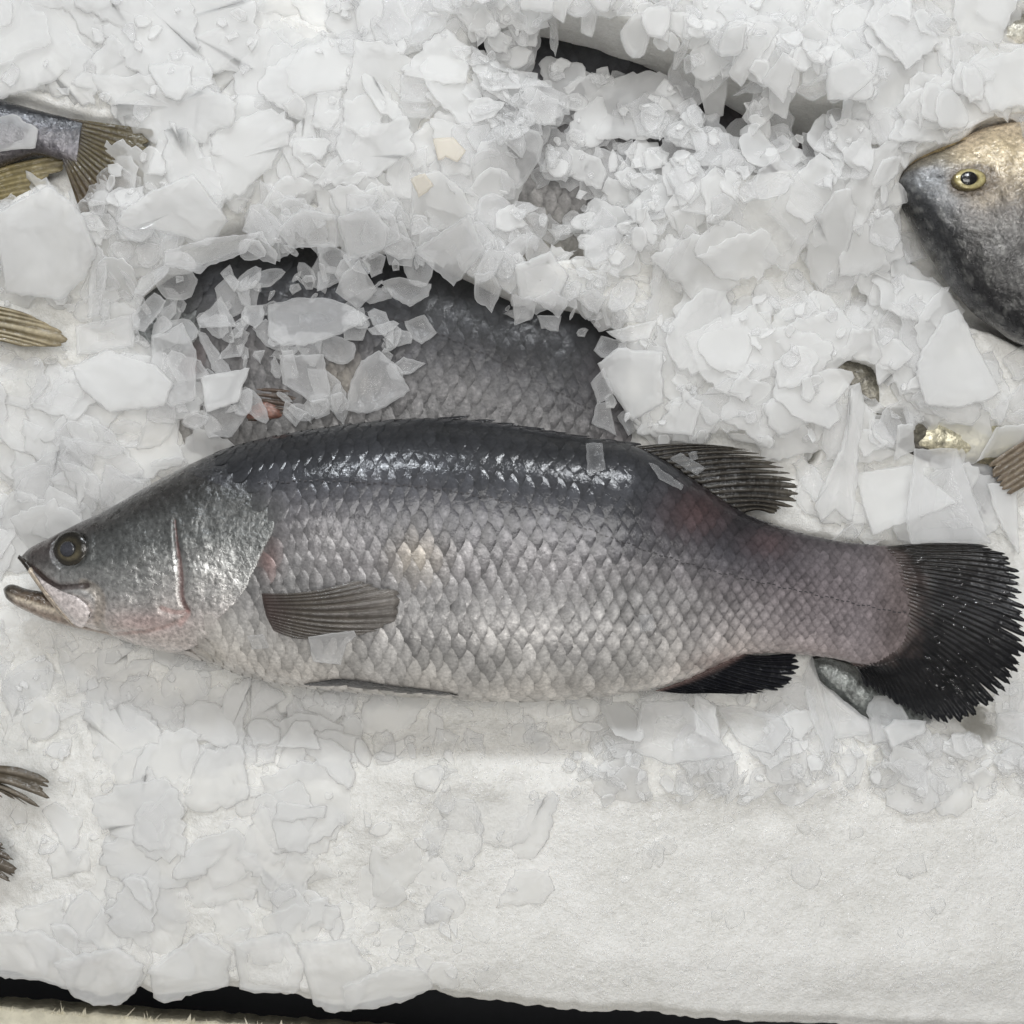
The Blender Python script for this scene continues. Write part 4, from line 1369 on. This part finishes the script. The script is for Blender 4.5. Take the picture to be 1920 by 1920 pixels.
# clear shards strewn over the half buried fish
for _ in range(230):
    if frng.random() < 0.7:
        cx, cy = frng.uniform(280, 760), frng.uniform(440, 800)
    else:
        cx = frng.uniform(480, 1180); cy = 455 + max(0, cx - 760) * 0.36 + frng.normal(0, 26)
    cx, cy = 960 + (cx - 960) * .97, 960 + (cy - 960) * .97
    size = 22 + 95 * frng.random() ** 1.7
    asp = frng.uniform(0.35, 1.0)
    poly = densify(rand_poly(size, asp, frng.random() * 6.28) + (cx, cy), 8, 0.8)
    jj, ii = int((cy - GY0) / CELL), int((cx - GX0) / CELL)
    if box_blur_mF[jj, ii] > 0.02: continue
    put_flake(poly, frng.uniform(4, 7), tuple(frng.normal(0, 0.12, 2)), 0, -2, 92, M_ICE, dict(white=False, asp=asp), follow=0.9, ctr=(cx, cy))
# stray half melted chips on the packed ice
for _ in range(60):
    size = 18 + 60 * frng.random() ** 2
    cx, cy = frng.uniform(760, 1930), frng.uniform(1440, 1830)
    poly = densify(rand_poly(size, frng.uniform(.5, 1), frng.random() * 6.28) + (cx, cy), 8, 1.2)
    put_flake(poly, frng.uniform(4, 7), (0, 0), 0, 3.5, 70, M_ICE, dict(white=False, asp=0.7), follow=1.0, ctr=(cx, cy))

# ---- traced single shards: (label, outline in photo px, thickness, tilt, material, z or None)
TR = [
 ("big leaf shaped ice shard lying on the half buried fish", [(505, 573), (556, 559), (622, 562), (659, 576), (699, 602), (650, 630), (594, 651), (537, 656), (509, 634)], 11, (0.02, 0.03), 0, None),
 ("triangular ice shard on the half buried fish's shoulder", [(418, 557), (375, 603), (384, 620), (455, 620)], 8, (0, .05), 0, None),
 ("rounded ice shard above the tip of the leaf shaped shard", [(674, 489), (706, 541), (669, 576), (627, 545), (641, 513)], 10, (.1, 0), 0, None),
 ("small square ice chip wedged under the slab overhang above the half buried fish", [(706, 489), (732, 498), (725, 527), (706, 536), (692, 508)], 8, (0, .1), 0, None),
 ("oval ice shard right of the leaf shaped shard", [(716, 536), (753, 527), (812, 541), (807, 564), (772, 583), (739, 564)], 9, (0, .08), 0, None),
 ("diamond ice chip on the half buried fish's bare flank", [(758, 602), (795, 588), (819, 623), (791, 646), (770, 632)], 7, (0, 0), 0, None),
 ("rounded triangular ice shard resting just above the big fish's back", [(711, 658), (739, 681), (770, 733), (725, 763), (688, 777), (650, 770), (659, 714), (678, 677)], 11, (0, 0), 0, None),
 ("rectangular ice slab above the red brown fin scrap", [(523, 665), (608, 665), (622, 742), (590, 758), (530, 719)], 9, (0, 0), 0, None),
 ("kite shaped ice chip beside the red brown fin scrap", [(537, 752), (580, 775), (556, 801), (530, 775)], 8, (0, .1), 0, None),
 ("small ice chip right of the kite shaped chip", [(582, 752), (616, 748), (618, 775), (590, 786)], 8, (0.05, .1), 0, None),
 ("tall pointed ice slab at the left end of the half buried fish", [(346, 607), (372, 659), (370, 750), (325, 766), (285, 720), (289, 631), (312, 628)], 12, (.06, 0), 0, None),
 ("square ice slab beside the striped fin", [(144, 612), (258, 592), (260, 652), (203, 660), (146, 667)], 11, (0, .1), 0, None),
 ("wide smooth ice slab below the square slab", [(133, 690), (203, 657), (300, 688), (333, 722), (315, 764), (208, 774), (156, 732)], 15, (0, .05), 1, None),
 ("narrow ice sliver pointing down beside the tall pointed slab", [(367, 618), (385, 625), (443, 706), (404, 706)], 10, (0, 0), 0, None),
 ("bright glinting ice slab left of the red brown fin scrap", [(375, 706), (469, 690), (450, 756), (391, 776)], 13, (.05, .1), 1, None),
 ("long icicle shaped shard standing below the upper left slabs", [(198, 468), (221, 494), (221, 531), (203, 600), (175, 603), (178, 537)], 12, (0, .1), 0, None),
 ("rounded finger of ice left of the icicle shaped shard", [(158, 494), (175, 494), (169, 542), (152, 565), (140, 551)], 9, (0, .1), 0, None),
 ("thin ice splinter right of the icicle shaped shard", [(221, 499), (240, 515), (272, 580), (261, 583), (238, 548)], 8, (0, 0), 0, None),
 ("angular grey ice shard left of the half buried fish's shoulder", [(304, 557), (328, 574), (322, 588), (286, 631), (262, 622), (258, 597)], 9, (.05, .05), 0, None),
 ("five sided ice shard under the upper left overhang", [(332, 505), (329, 522), (286, 563), (258, 557), (268, 525), (304, 508)], 9, (0, .1), 0, None),
 ("huge tongue shaped ice slab overhanging in the upper left heap", [(238, 434), (249, 414), (300, 380), (380, 345), (418, 396), (430, 416), (390, 459), (340, 446), (289, 436), (262, 444)], 18, (.02, -.12), 1, None),
 ("broad ragged ice slab at the brink above the half buried fish", [(295, 465), (380, 440), (487, 431), (456, 468), (381, 494), (367, 508), (295, 488)], 16, (0, -.1), 0, None),
 ("large rounded ice lump below the yellowish fin", [(-10, 408), (50, 372), (96, 350), (132, 376), (150, 410), (160, 462), (138, 502), (86, 548), (-10, 540)], 30, (.0, -.05), 1, None),
 ("milky ice flake stained pale orange in the upper heap", [(812, 262), (850, 256), (874, 282), (858, 306), (836, 296), (822, 304)], 10, (0.05, 0), 3, None),
 ("small orange stained ice chip lower left of the orange stained flake", [(770, 335), (798, 328), (814, 350), (784, 368)], 9, (0, 0), 3, None),
 ("clear ice pane over the yellow eyed fish's pale throat", [(1862, 258), (1930, 236), (1930, 360), (1896, 330), (1870, 296)], 8, (0, 0), 2, 196),
 ("clear ice chip against the yellow eyed fish's dark forehead", [(1672, 438), (1722, 440), (1736, 486), (1690, 502), (1668, 470)], 10, (0, 0.1), 0, None),
 ("smooth pale ice slab lying over the dark tail stem at the left edge", [(-12, 240), (55, 234), (96, 262), (90, 296), (40, 300), (-12, 312)], 12, (0, 0), 1, 162),
 ("jagged ice slab hanging over the top of the half buried fish", [(524, 437), (570, 400), (631, 405), (631, 456), (547, 466)], 14, (0, -.1), 0, None),
 ("ice slab with a straight lower edge hanging over the half buried fish", [(631, 409), (700, 400), (735, 440), (725, 470), (650, 484)], 14, (0, -.1), 0, None),
 ("pointed pentagon ice slab hanging over the half buried fish's back", [(777, 475), (884, 428), (913, 489), (852, 541), (819, 513)], 13, (0, -.08), 0, None),
 ("folded looking ice shard right of the pentagon slab", [(889, 513), (925, 505), (941, 536), (922, 578), (889, 555)], 10, (.1, 0), 0, None),
 ("crusty white ice lump right of the folded shard", [(964, 503), (1030, 480), (1067, 522), (1039, 573), (973, 559)], 20, (0, 0), 1, None),
 ("greyish ice chip hanging under the crusty lump", [(959, 569), (1006, 578), (997, 611), (964, 620)], 9, (0, 0), 0, None),
 ("frosty ice chip right of the chip under the crusty lump", [(1006, 592), (1053, 592), (1048, 620), (1015, 616)], 9, (0, 0), 0, None),
 ("wedge of ice pointing left at the right end of the half buried fish", [(1137, 620), (1227, 606), (1215, 640), (1166, 644)], 13, (0, 0), 1, None),
 ("big jagged ice clump at the right end of the half buried fish", [(1123, 677), (1160, 650), (1240, 662), (1245, 756), (1189, 787), (1147, 728)], 22, (0, 0), 1, None),
 ("clear ice triangle on the half buried fish's right flank", [(1128, 695), (1147, 742), (1119, 761), (1106, 720)], 7, (0, .1), 0, None),
 ("clear ice blade just above the big fish's dorsal ridge", [(1119, 756), (1142, 752), (1156, 817), (1109, 794)], 7, (0, 0), 0, None),
 ("great trapezoid ice sheet below the yellow eyed fish", [(1771, 591), (1799, 578), (1878, 736), (1845, 754), (1790, 765), (1735, 759), (1715, 700), (1725, 662)], 15, (.03, .03), 1, None),
 ("bone shaped icicle shard right of the dorsal fin", [(1585, 726), (1602, 721), (1615, 764), (1606, 841), (1608, 900), (1602, 979), (1590, 976), (1567, 956), (1541, 979), (1526, 953), (1550, 890), (1572, 843), (1582, 790)], 16, (0, 0), 1, None),
 ("arrowhead ice slab pointing right above the tail stem", [(1611, 887), (1650, 880), (1710, 871), (1781, 943), (1692, 979), (1633, 1004), (1620, 950)], 13, (0, .05), 1, None),
 ("long translucent ice sheet standing behind the big fish's tail fin", [(1715, 841), (1796, 841), (1812, 892), (1848, 1019), (1697, 1019), (1690, 975)], 10, (0, 0), 0, None),
 ("frosted glistening ice slab at the right edge above the tail", [(1850, 907), (1911, 905), (1914, 1040), (1878, 991), (1860, 950)], 13, (.1, 0), 1, None),
 ("square ice block right of the bone shaped icicle", [(1664, 802), (1697, 797), (1715, 846), (1669, 864)], 12, (0, 0), 1, None),
 ("pale ice slab at the right edge beside the brown ribbed fin", [(1858, 802), (1925, 795), (1925, 858), (1850, 858), (1832, 866)], 12, (0, 0), 1, None),
 ("small bright hexagonal ice chip above the dorsal fin", [(1503, 711), (1518, 705), (1531, 736), (1521, 754), (1505, 748)], 9, (0, 0), 1, None),
 ("clear domed ice lump against the lower edge of the tail fin", [(1636, 1333), (1653, 1311), (1682, 1311), (1701, 1329), (1710, 1348), (1710, 1377), (1640, 1399)], 22, (0, -.1), 0, None),
 ("milky ice cube in front of the domed lump", [(1655, 1366), (1679, 1351), (1747, 1357), (1743, 1379), (1668, 1403)], 24, (0, 0), 1, None),
 ("tall thin ice pane right of the anal fin", [(1524, 1228), (1533, 1268), (1557, 1366), (1535, 1416), (1504, 1330), (1500, 1262)], 9, (0, .05), 0, None),
 ("slanting ice pane under the small silver fish", [(1537, 1276), (1631, 1353), (1628, 1372), (1557, 1381)], 9, (0, 0), 0, None),
 ("crumbly ice chip below the black tail's lower tip", [(1795, 1377), (1811, 1370), (1835, 1377), (1839, 1399), (1800, 1402)], 12, (0, 0), 0, None),
 ("grey ice block at the right edge under the tail", [(1878, 1342), (1905, 1333), (1926, 1337), (1926, 1400), (1876, 1383)], 14, (0, 0), 0, None),
 ("bright upright ice slab below the anal fin", [(1306, 1302), (1347, 1326), (1350, 1394), (1302, 1374)], 14, (.1, 0), 1, None),
 ("scalloped ice slab right of the bright upright slab", [(1354, 1338), (1399, 1330), (1471, 1346), (1483, 1370), (1447, 1414), (1390, 1398)], 13, (0, 0), 0, None),
 ("wide rounded ice slab under the big fish's belly end", [(1206, 1322), (1290, 1316), (1370, 1410), (1254, 1430), (1186, 1410)], 13, (0, 0), 0, None),
 ("trapezoid ice chip standing at the top of the lower left slabs", [(552, 1352), (580, 1354), (604, 1404), (516, 1402)], 12, (0, 0), 1, None),
 ("notched grey ice shard in the shadow of the upper heap", [(1000, 560), (1036, 540), (1068, 560), (1050, 590)], 9, (0, 0), 0, None),
]
MATS = [M_ICE, M_ICEW, M_ICEC, M_ICEY]
for lab, pl, th, tilt, mi, z in TR:
    pl = np.array(pl, float); c = pl.mean(0)
    jj = int(np.clip((c[1] - GY0) / CELL, 0, GNY - 1)); ii = int(np.clip((c[0] - GX0) / CELL, 0, GNX - 1))
    k = fz(HG[jj, ii] + th)
    poly = densify(960 + (pl - 960) * k, 8, 0.9)
    put_flake(poly, th * 0.65, tilt, 0, 0, 95, MATS[mi], dict(label=lab), z=z, follow=0.8)
# chips lying on the big fish itself
ONF = [
 ("grey bar of ice lying on the root of the dorsal fin", [(1266, 856), (1287, 845), (1336, 875), (1319, 889)], 10, 2),
 ("clear ice blade on the big fish's back before the dorsal fin", [(1219, 866), (1231, 869), (1287, 909), (1281, 919), (1237, 897)], 5, 2),
 ("flat milky ice chip on the big fish's belly below the pectoral fin", [(584, 1190), (669, 1178), (674, 1188), (653, 1206), (641, 1244), (590, 1238)], 5, 0),
 ("small clear ice flake on the rear flank of the big fish", [(1196, 1152), (1222, 1150), (1226, 1180), (1200, 1184)], 4, 2),
 ("clear ice flake on the dark back of the big fish above the shine", [(1100, 830), (1132, 828), (1136, 880), (1102, 892)], 4, 2),
 ("small clear ice flake behind the gill cover low on the big fish", [(470, 1190), (500, 1186), (510, 1212), (476, 1216)], 4, 2),
 ("tiny ice crumb above the grey bar on the dorsal fin", [(1302, 846), (1318, 842), (1322, 856), (1308, 862)], 6, 2),
]
SAVE = HG.copy()
for lab, pl, th, mi in ONF:
    pl = np.array(pl, float)
    poly = densify(960 + (pl - 960) * (fz(200)), 7, 0.6)
    FH = np.where(box_blur(mF, 1) > 0.3, body_z(np.clip(960 + (GX - 960) / fz(ZC), 45, 1730), 960 + (GY - 960) / fz(ZC)), 118.0)
    put_flake(poly, th, (0, 0), 0, -3, 92, MATS[mi], dict(label=lab), follow=1.0, hg=FH)
HG[:] = SAVE

# overhanging slab edges along the front brink (lower left)
BR = [
 ("broad ice slab bulging over the front brink at the far left", [(-20, 1740), (90, 1730), (170, 1790), (140, 1848), (90, 1832), (-20, 1822)]),
 ("rounded ice slab dipping lowest over the front brink left of the notch", [(110, 1790), (230, 1760), (280, 1800), (262, 1850), (230, 1878), (180, 1880), (140, 1858)]),
 ("ice slab with a pointed lower corner right of the brink notch", [(285, 1810), (380, 1740), (440, 1780), (430, 1846), (360, 1862), (310, 1878), (292, 1866)]),
 ("pale ice slab along the brink below the lower left heap", [(440, 1760), (540, 1740), (580, 1800), (560, 1856), (480, 1858), (452, 1850)]),
 ("drooping ice tongue hanging farthest over the front brink", [(560, 1760), (660, 1750), (700, 1810), (680, 1870), (660, 1894), (620, 1896), (588, 1880)]),
 ("wide thin ice plate right of the drooping tongue at the brink", [(640, 1840), (740, 1800), (800, 1810), (815, 1850), (760, 1876), (690, 1890), (650, 1888)]),
]
for lab, pl in BR:
    pl = np.array(pl, float)
    poly = densify(960 + (pl - 960) * fz(50), 9, 1.4)
    put_flake(poly, 20, (0, -0.05), -4, 8, 70, M_ICEW, dict(label=lab), follow=0.5)

# ---- the 300 that show largest become things, the rest one heap
vis = np.bincount(TOPID[TOPID >= 0].ravel(), minlength=len(flakes))
inside = (GX >= 0) & (GX <= 1920) & (GY >= 0) & (GY <= 1920)
vis = np.bincount(TOPID[(TOPID >= 0) & inside].ravel(), minlength=len(flakes))
named = [i for i, f in enumerate(flakes) if 'label' in f['info']]
rest = sorted([i for i, f in enumerate(flakes) if 'label' not in f['info']], key=lambda i: -vis[i])
pick = set(named + [i for i in rest[:300 - len(named)] if vis[i] > 12])


LMK = [("the big fish's eye", 150, 1027), ("the big fish's open jaw", 60, 1130), ("the big fish's nape", 420, 840), ("the black tail fin", 1800, 1180), ("the soft dorsal fin", 1440, 900),
       ("the black anal fin", 1420, 1262), ("the pelvic fin", 720, 1285), ("the yellow eye", 1820, 335), ("the brown fan tail", 200, 290), ("the striped fin", 60, 615),
       ("the forked tail", 60, 1460), ("the leaf shaped shard", 590, 605), ("the crusty white lump", 1015, 530), ("the trapezoid sheet", 1790, 680), ("the bone shaped icicle", 1580, 850),
       ("the milky cube", 1700, 1378), ("the tongue shaped slab", 330, 410), ("the upper left corner", 0, 0), ("the upper right corner", 1920, 0), ("the lower left corner", 0, 1920),
       ("the drooping brink tongue", 630, 1830), ("the brink notch", 272, 1846), ("the trapezoid chip", 560, 1380), ("the top edge's middle", 960, 0), ("the jagged clump", 1190, 710),
       ("the hexagonal chip", 1516, 730), ("the pentagon slab", 850, 485), ("the dark top crevice", 1120, 75)]
ORD = ["closest", "second closest", "third closest", "fourth closest", "fifth closest", "sixth closest", "seventh closest", "eighth closest", "ninth closest", "tenth closest",
       "eleventh closest", "twelfth closest"]
DIRS = ["right of", "lower right of", "below", "lower left of", "left of", "upper left of", "above", "upper right of"]


def flake_kind(f):
    i = f['info']
    if i['asp'] < 0.31: k = ("narrow ice splinter", "ice_splinter")
    elif f['size'] > 130: k = ("broad ice slab", "ice_sheet")
    elif f['size'] > 80: k = ("ice flake", "ice_flake")
    else: k = ("small ice chip", "ice_chip")
    return ("milky " if i['white'] else "clear grey ") + k[0], k[1]


flab = {}
buck = {}
for i in pick:
    f = flakes[i]
    if 'label' in f['info']: continue
    kd, nm = flake_kind(f)
    px_, py_ = 960 + (f['c'] - 960) / fz(f['z'])
    d, name_, lx_, ly_ = min((math.hypot(px_ - q[1], py_ - q[2]), q[0], q[1], q[2]) for q in LMK)
    an = int(round(math.atan2(py_ - ly_, px_ - lx_) / (math.pi / 4))) % 8
    buck.setdefault((kd, DIRS[an], name_), []).append((d, i, nm))
for (kd, dr, name_), l in buck.items():
    l.sort()
    for q, (d, i, nm) in enumerate(l):
        flab[i] = (f"{kd} {dr} {name_}" if len(l) == 1 else f"{kd} {ORD[q % 12]} {dr} {name_}", nm, f"{kd}s in the heaps")


hc_ = {0: [], 1: []}; hv = {0: [], 1: []}; hf = {0: [], 1: []}; ho = {0: 0, 1: 0}
for i, f in enumerate(flakes):
    V = np.column_stack([(f['V'][:, 0] - 960) * S, (960 - f['V'][:, 1]) * S, f['V'][:, 2] * S])
    if i in pick:
        o0 = np.array([(f['c'][0] - 960) * S, (960 - f['c'][1]) * S, f['z'] * S])
        if 'label' in f['info']:
            lab = f['info']['label']; nm = "ice_chip" if f['size'] < 60 else ("ice_shard" if f['size'] < 130 else "ice_sheet"); g = None
        else:
            lab, nm, g = flab[i]
        o = mesh_obj(nm, V - o0, f['F'], f['mat'], None, np.repeat(f['cl'][:, None], 3, 1))
        o.location = o0
        tag(o, lab, "ice", g)
    elif vis[i] > 3 or not (0 < f['c'][0] < 1920 and 0 < f['c'][1] < 1920):
        k = 1 if f['mat'] is M_ICEW else 0
        hv[k].append(V); hc_[k].append(f['cl']); hf[k] += [[a + ho[k] for a in q] for q in f['F']]; ho[k] += len(V)
nclear = len(hf[0])
allv = np.concatenate(hv[0] + hv[1])
faces = hf[0] + [[a + ho[0] for a in q] for q in hf[1]]
heap = mesh_obj("crushed_ice", allv, faces, M_ICE, None, np.repeat(np.concatenate(hc_[0] + hc_[1])[:, None], 3, 1))
heap.data.materials.append(M_ICEW)
mi = np.zeros(len(faces), np.int32); mi[nclear:] = 1
heap.data.polygons.foreach_set('material_index', mi)
tag(heap, "loose crushed ice flakes filling the heaps between the larger pieces", "ice", None, "stuff")

# red brown fin scrap of the half buried fish
conv, rl, rz = frame_conv(505, 755, 62, 0)
scrap = empty("fin_scrap", rl)
tag(scrap, "red brown fin scrap among the ice above the big fish's nape", "fin")
fin("membrane", [(-36, -30), (-30, 0), (-40, 34)], [(52, -26), (60, -8), (50, 14), (0, 34)], 7, lambda x, y, t: 6 * np.sin(t * 3), scrap, M_FIN, (92, 80, 72), (70, 60, 54), conv=conv, notch=.05, ridge=2, thick=4)
simple_body("flesh", [(-44, 18), (-30, 4), (-6, -6), (16, 6), (24, 20)], [(-44, 28), (-30, 36), (-6, 32), (16, 30), (24, 26)], [(-44, 2), (-30, 9), (-6, 12), (16, 8), (24, 2)],
            lambda x, y, t: np.ones(x.shape + (3,)) * lin(118, 84, 72) * (0.7 + 0.6 * fbm(x, y, 12, 3))[..., None], M_HEAD, scrap, conv, 30, 20)

# ------------------------------------------------------------------ dark gap and cream board in front
v = [(-2, -2, -340 * S), (2, -2, -340 * S), (2, 2, -340 * S), (-2, 2, -340 * S)]
fl = mesh_obj("tray_floor", v, [[0, 1, 2, 3]], M_DARK, smooth=False)
tag(fl, "dark floor under the ice display", None, None, "structure")

bz = -8.0
tops = []
bxs = np.arange(-300, 1500, 8.0)
ey = 1888 + (bxs) * 0.071 + (fbm(bxs, bxs * 0, 20, 3) - 0.5) * 9
kx = fz(bz)
vb, fbd = [], []
for xx, yy in zip(bxs, ey):
    for (yq, zq) in ((yy + 5, bz - 60), (yy + 3, bz - 10), (yy, bz), (yy + 8, bz + 5), (yy + 60, bz + 6), (yy + 420, bz + 6), (yy + 420, bz - 60)):
        vb.append(((xx - 960) * S * kx, (960 - yq) * S * kx, zq * S))
fbd = grid_faces(len(bxs), 7, True).tolist()
fbd.append(list(range(7))); fbd.append(list(range((len(bxs) - 1) * 7, len(bxs) * 7))[::-1])
board = empty("cream_board", ((300 - 960) * S * kx, (960 - 1990) * S * kx, (bz - 60) * S))
tag(board, "cream board with a frayed fibrous edge below the dark gap", "board")
rl_ = np.array(board.location)
mesh_obj("plank", np.array(vb) - rl_, fbd, M_BOARD, board)
fv, ff = [], []
fr2 = np.random.default_rng(5)
for k in range(150):
    xx = fr2.uniform(-40, 760); yy = 1888 + xx * 0.071 + 2
    L_ = fr2.exponential(5) + 2; w = fr2.uniform(1.2, 3.5); a = fr2.normal(0.3, 0.5)
    if k in (7, 40, 77): L_ = 17; w = 6
    tip = (xx + math.sin(a) * L_, yy - math.cos(a) * L_)
    b0 = len(fv)
    for (qx, qy, qz) in ((xx - w, yy + 3, bz + 1), (xx + w, yy + 3, bz + 1), (xx, yy + 3, bz + 4), (tip[0], tip[1], bz + 3)):
        fv.append(((qx - 960) * S * kx, (960 - qy) * S * kx, qz * S))
    ff += [[b0, b0 + 1, b0 + 3], [b0 + 1, b0 + 2, b0 + 3], [b0 + 2, b0, b0 + 3], [b0, b0 + 2, b0 + 1]]
fr_o = mesh_obj("frayed_fibres", np.array(fv) - rl_, ff, M_BOARD, board, smooth=False)
fr_o['kind'] = 'stuff'


# ------------------------------------------------------------------ fine flat grains on the packed ice
gr = np.random.default_rng(77)
gv, gf = [], []
for k in range(2600):
    x_, y_ = gr.uniform(640, 1960), gr.uniform(1400, 1840)
    jj = int((y_ - GY0) / CELL); ii = int((x_ - GX0) / CELL)
    if TOPID[jj, ii] >= 0 or gr.random() > sm(620, 860, x_) + 0.15: continue
    r = 1.5 + gr.exponential(1.8); a = gr.random() * 6.28
    sx_, sy_ = gr.normal(0, 0.22, 2)
    b0 = 10 * len(gv); q = []
    for lay in (0.0, 1.0):
        for j in range(5):
            t = a + 2 * math.pi * j / 5
            rr = r * gr.uniform(.6, 1.1)
            dx_, dy_ = rr * math.cos(t), rr * math.sin(t) * .8
            q.append((x_ + dx_, y_ + dy_, T_[jj, ii] - 0.6 + sx_ * dx_ + sy_ * dy_ + lay * 1.5))
    gv.append(q)
    gf.append([b0 + 9, b0 + 8, b0 + 7, b0 + 6, b0 + 5])
    gf += [[b0 + j, b0 + (j + 1) % 5, b0 + 5 + (j + 1) % 5, b0 + 5 + j] for j in range(5)]
q = np.concatenate(gv)
gro = mesh_obj("ice_grains", np.column_stack([(q[:, 0] - 960) * S, (960 - q[:, 1]) * S, q[:, 2] * S]), gf, M_ICE, None, np.full((len(q), 3), 0.4), smooth=False)
tag(gro, "fine crushed ice grains strewn over the smooth packed ice at lower right", "ice", None, "stuff")
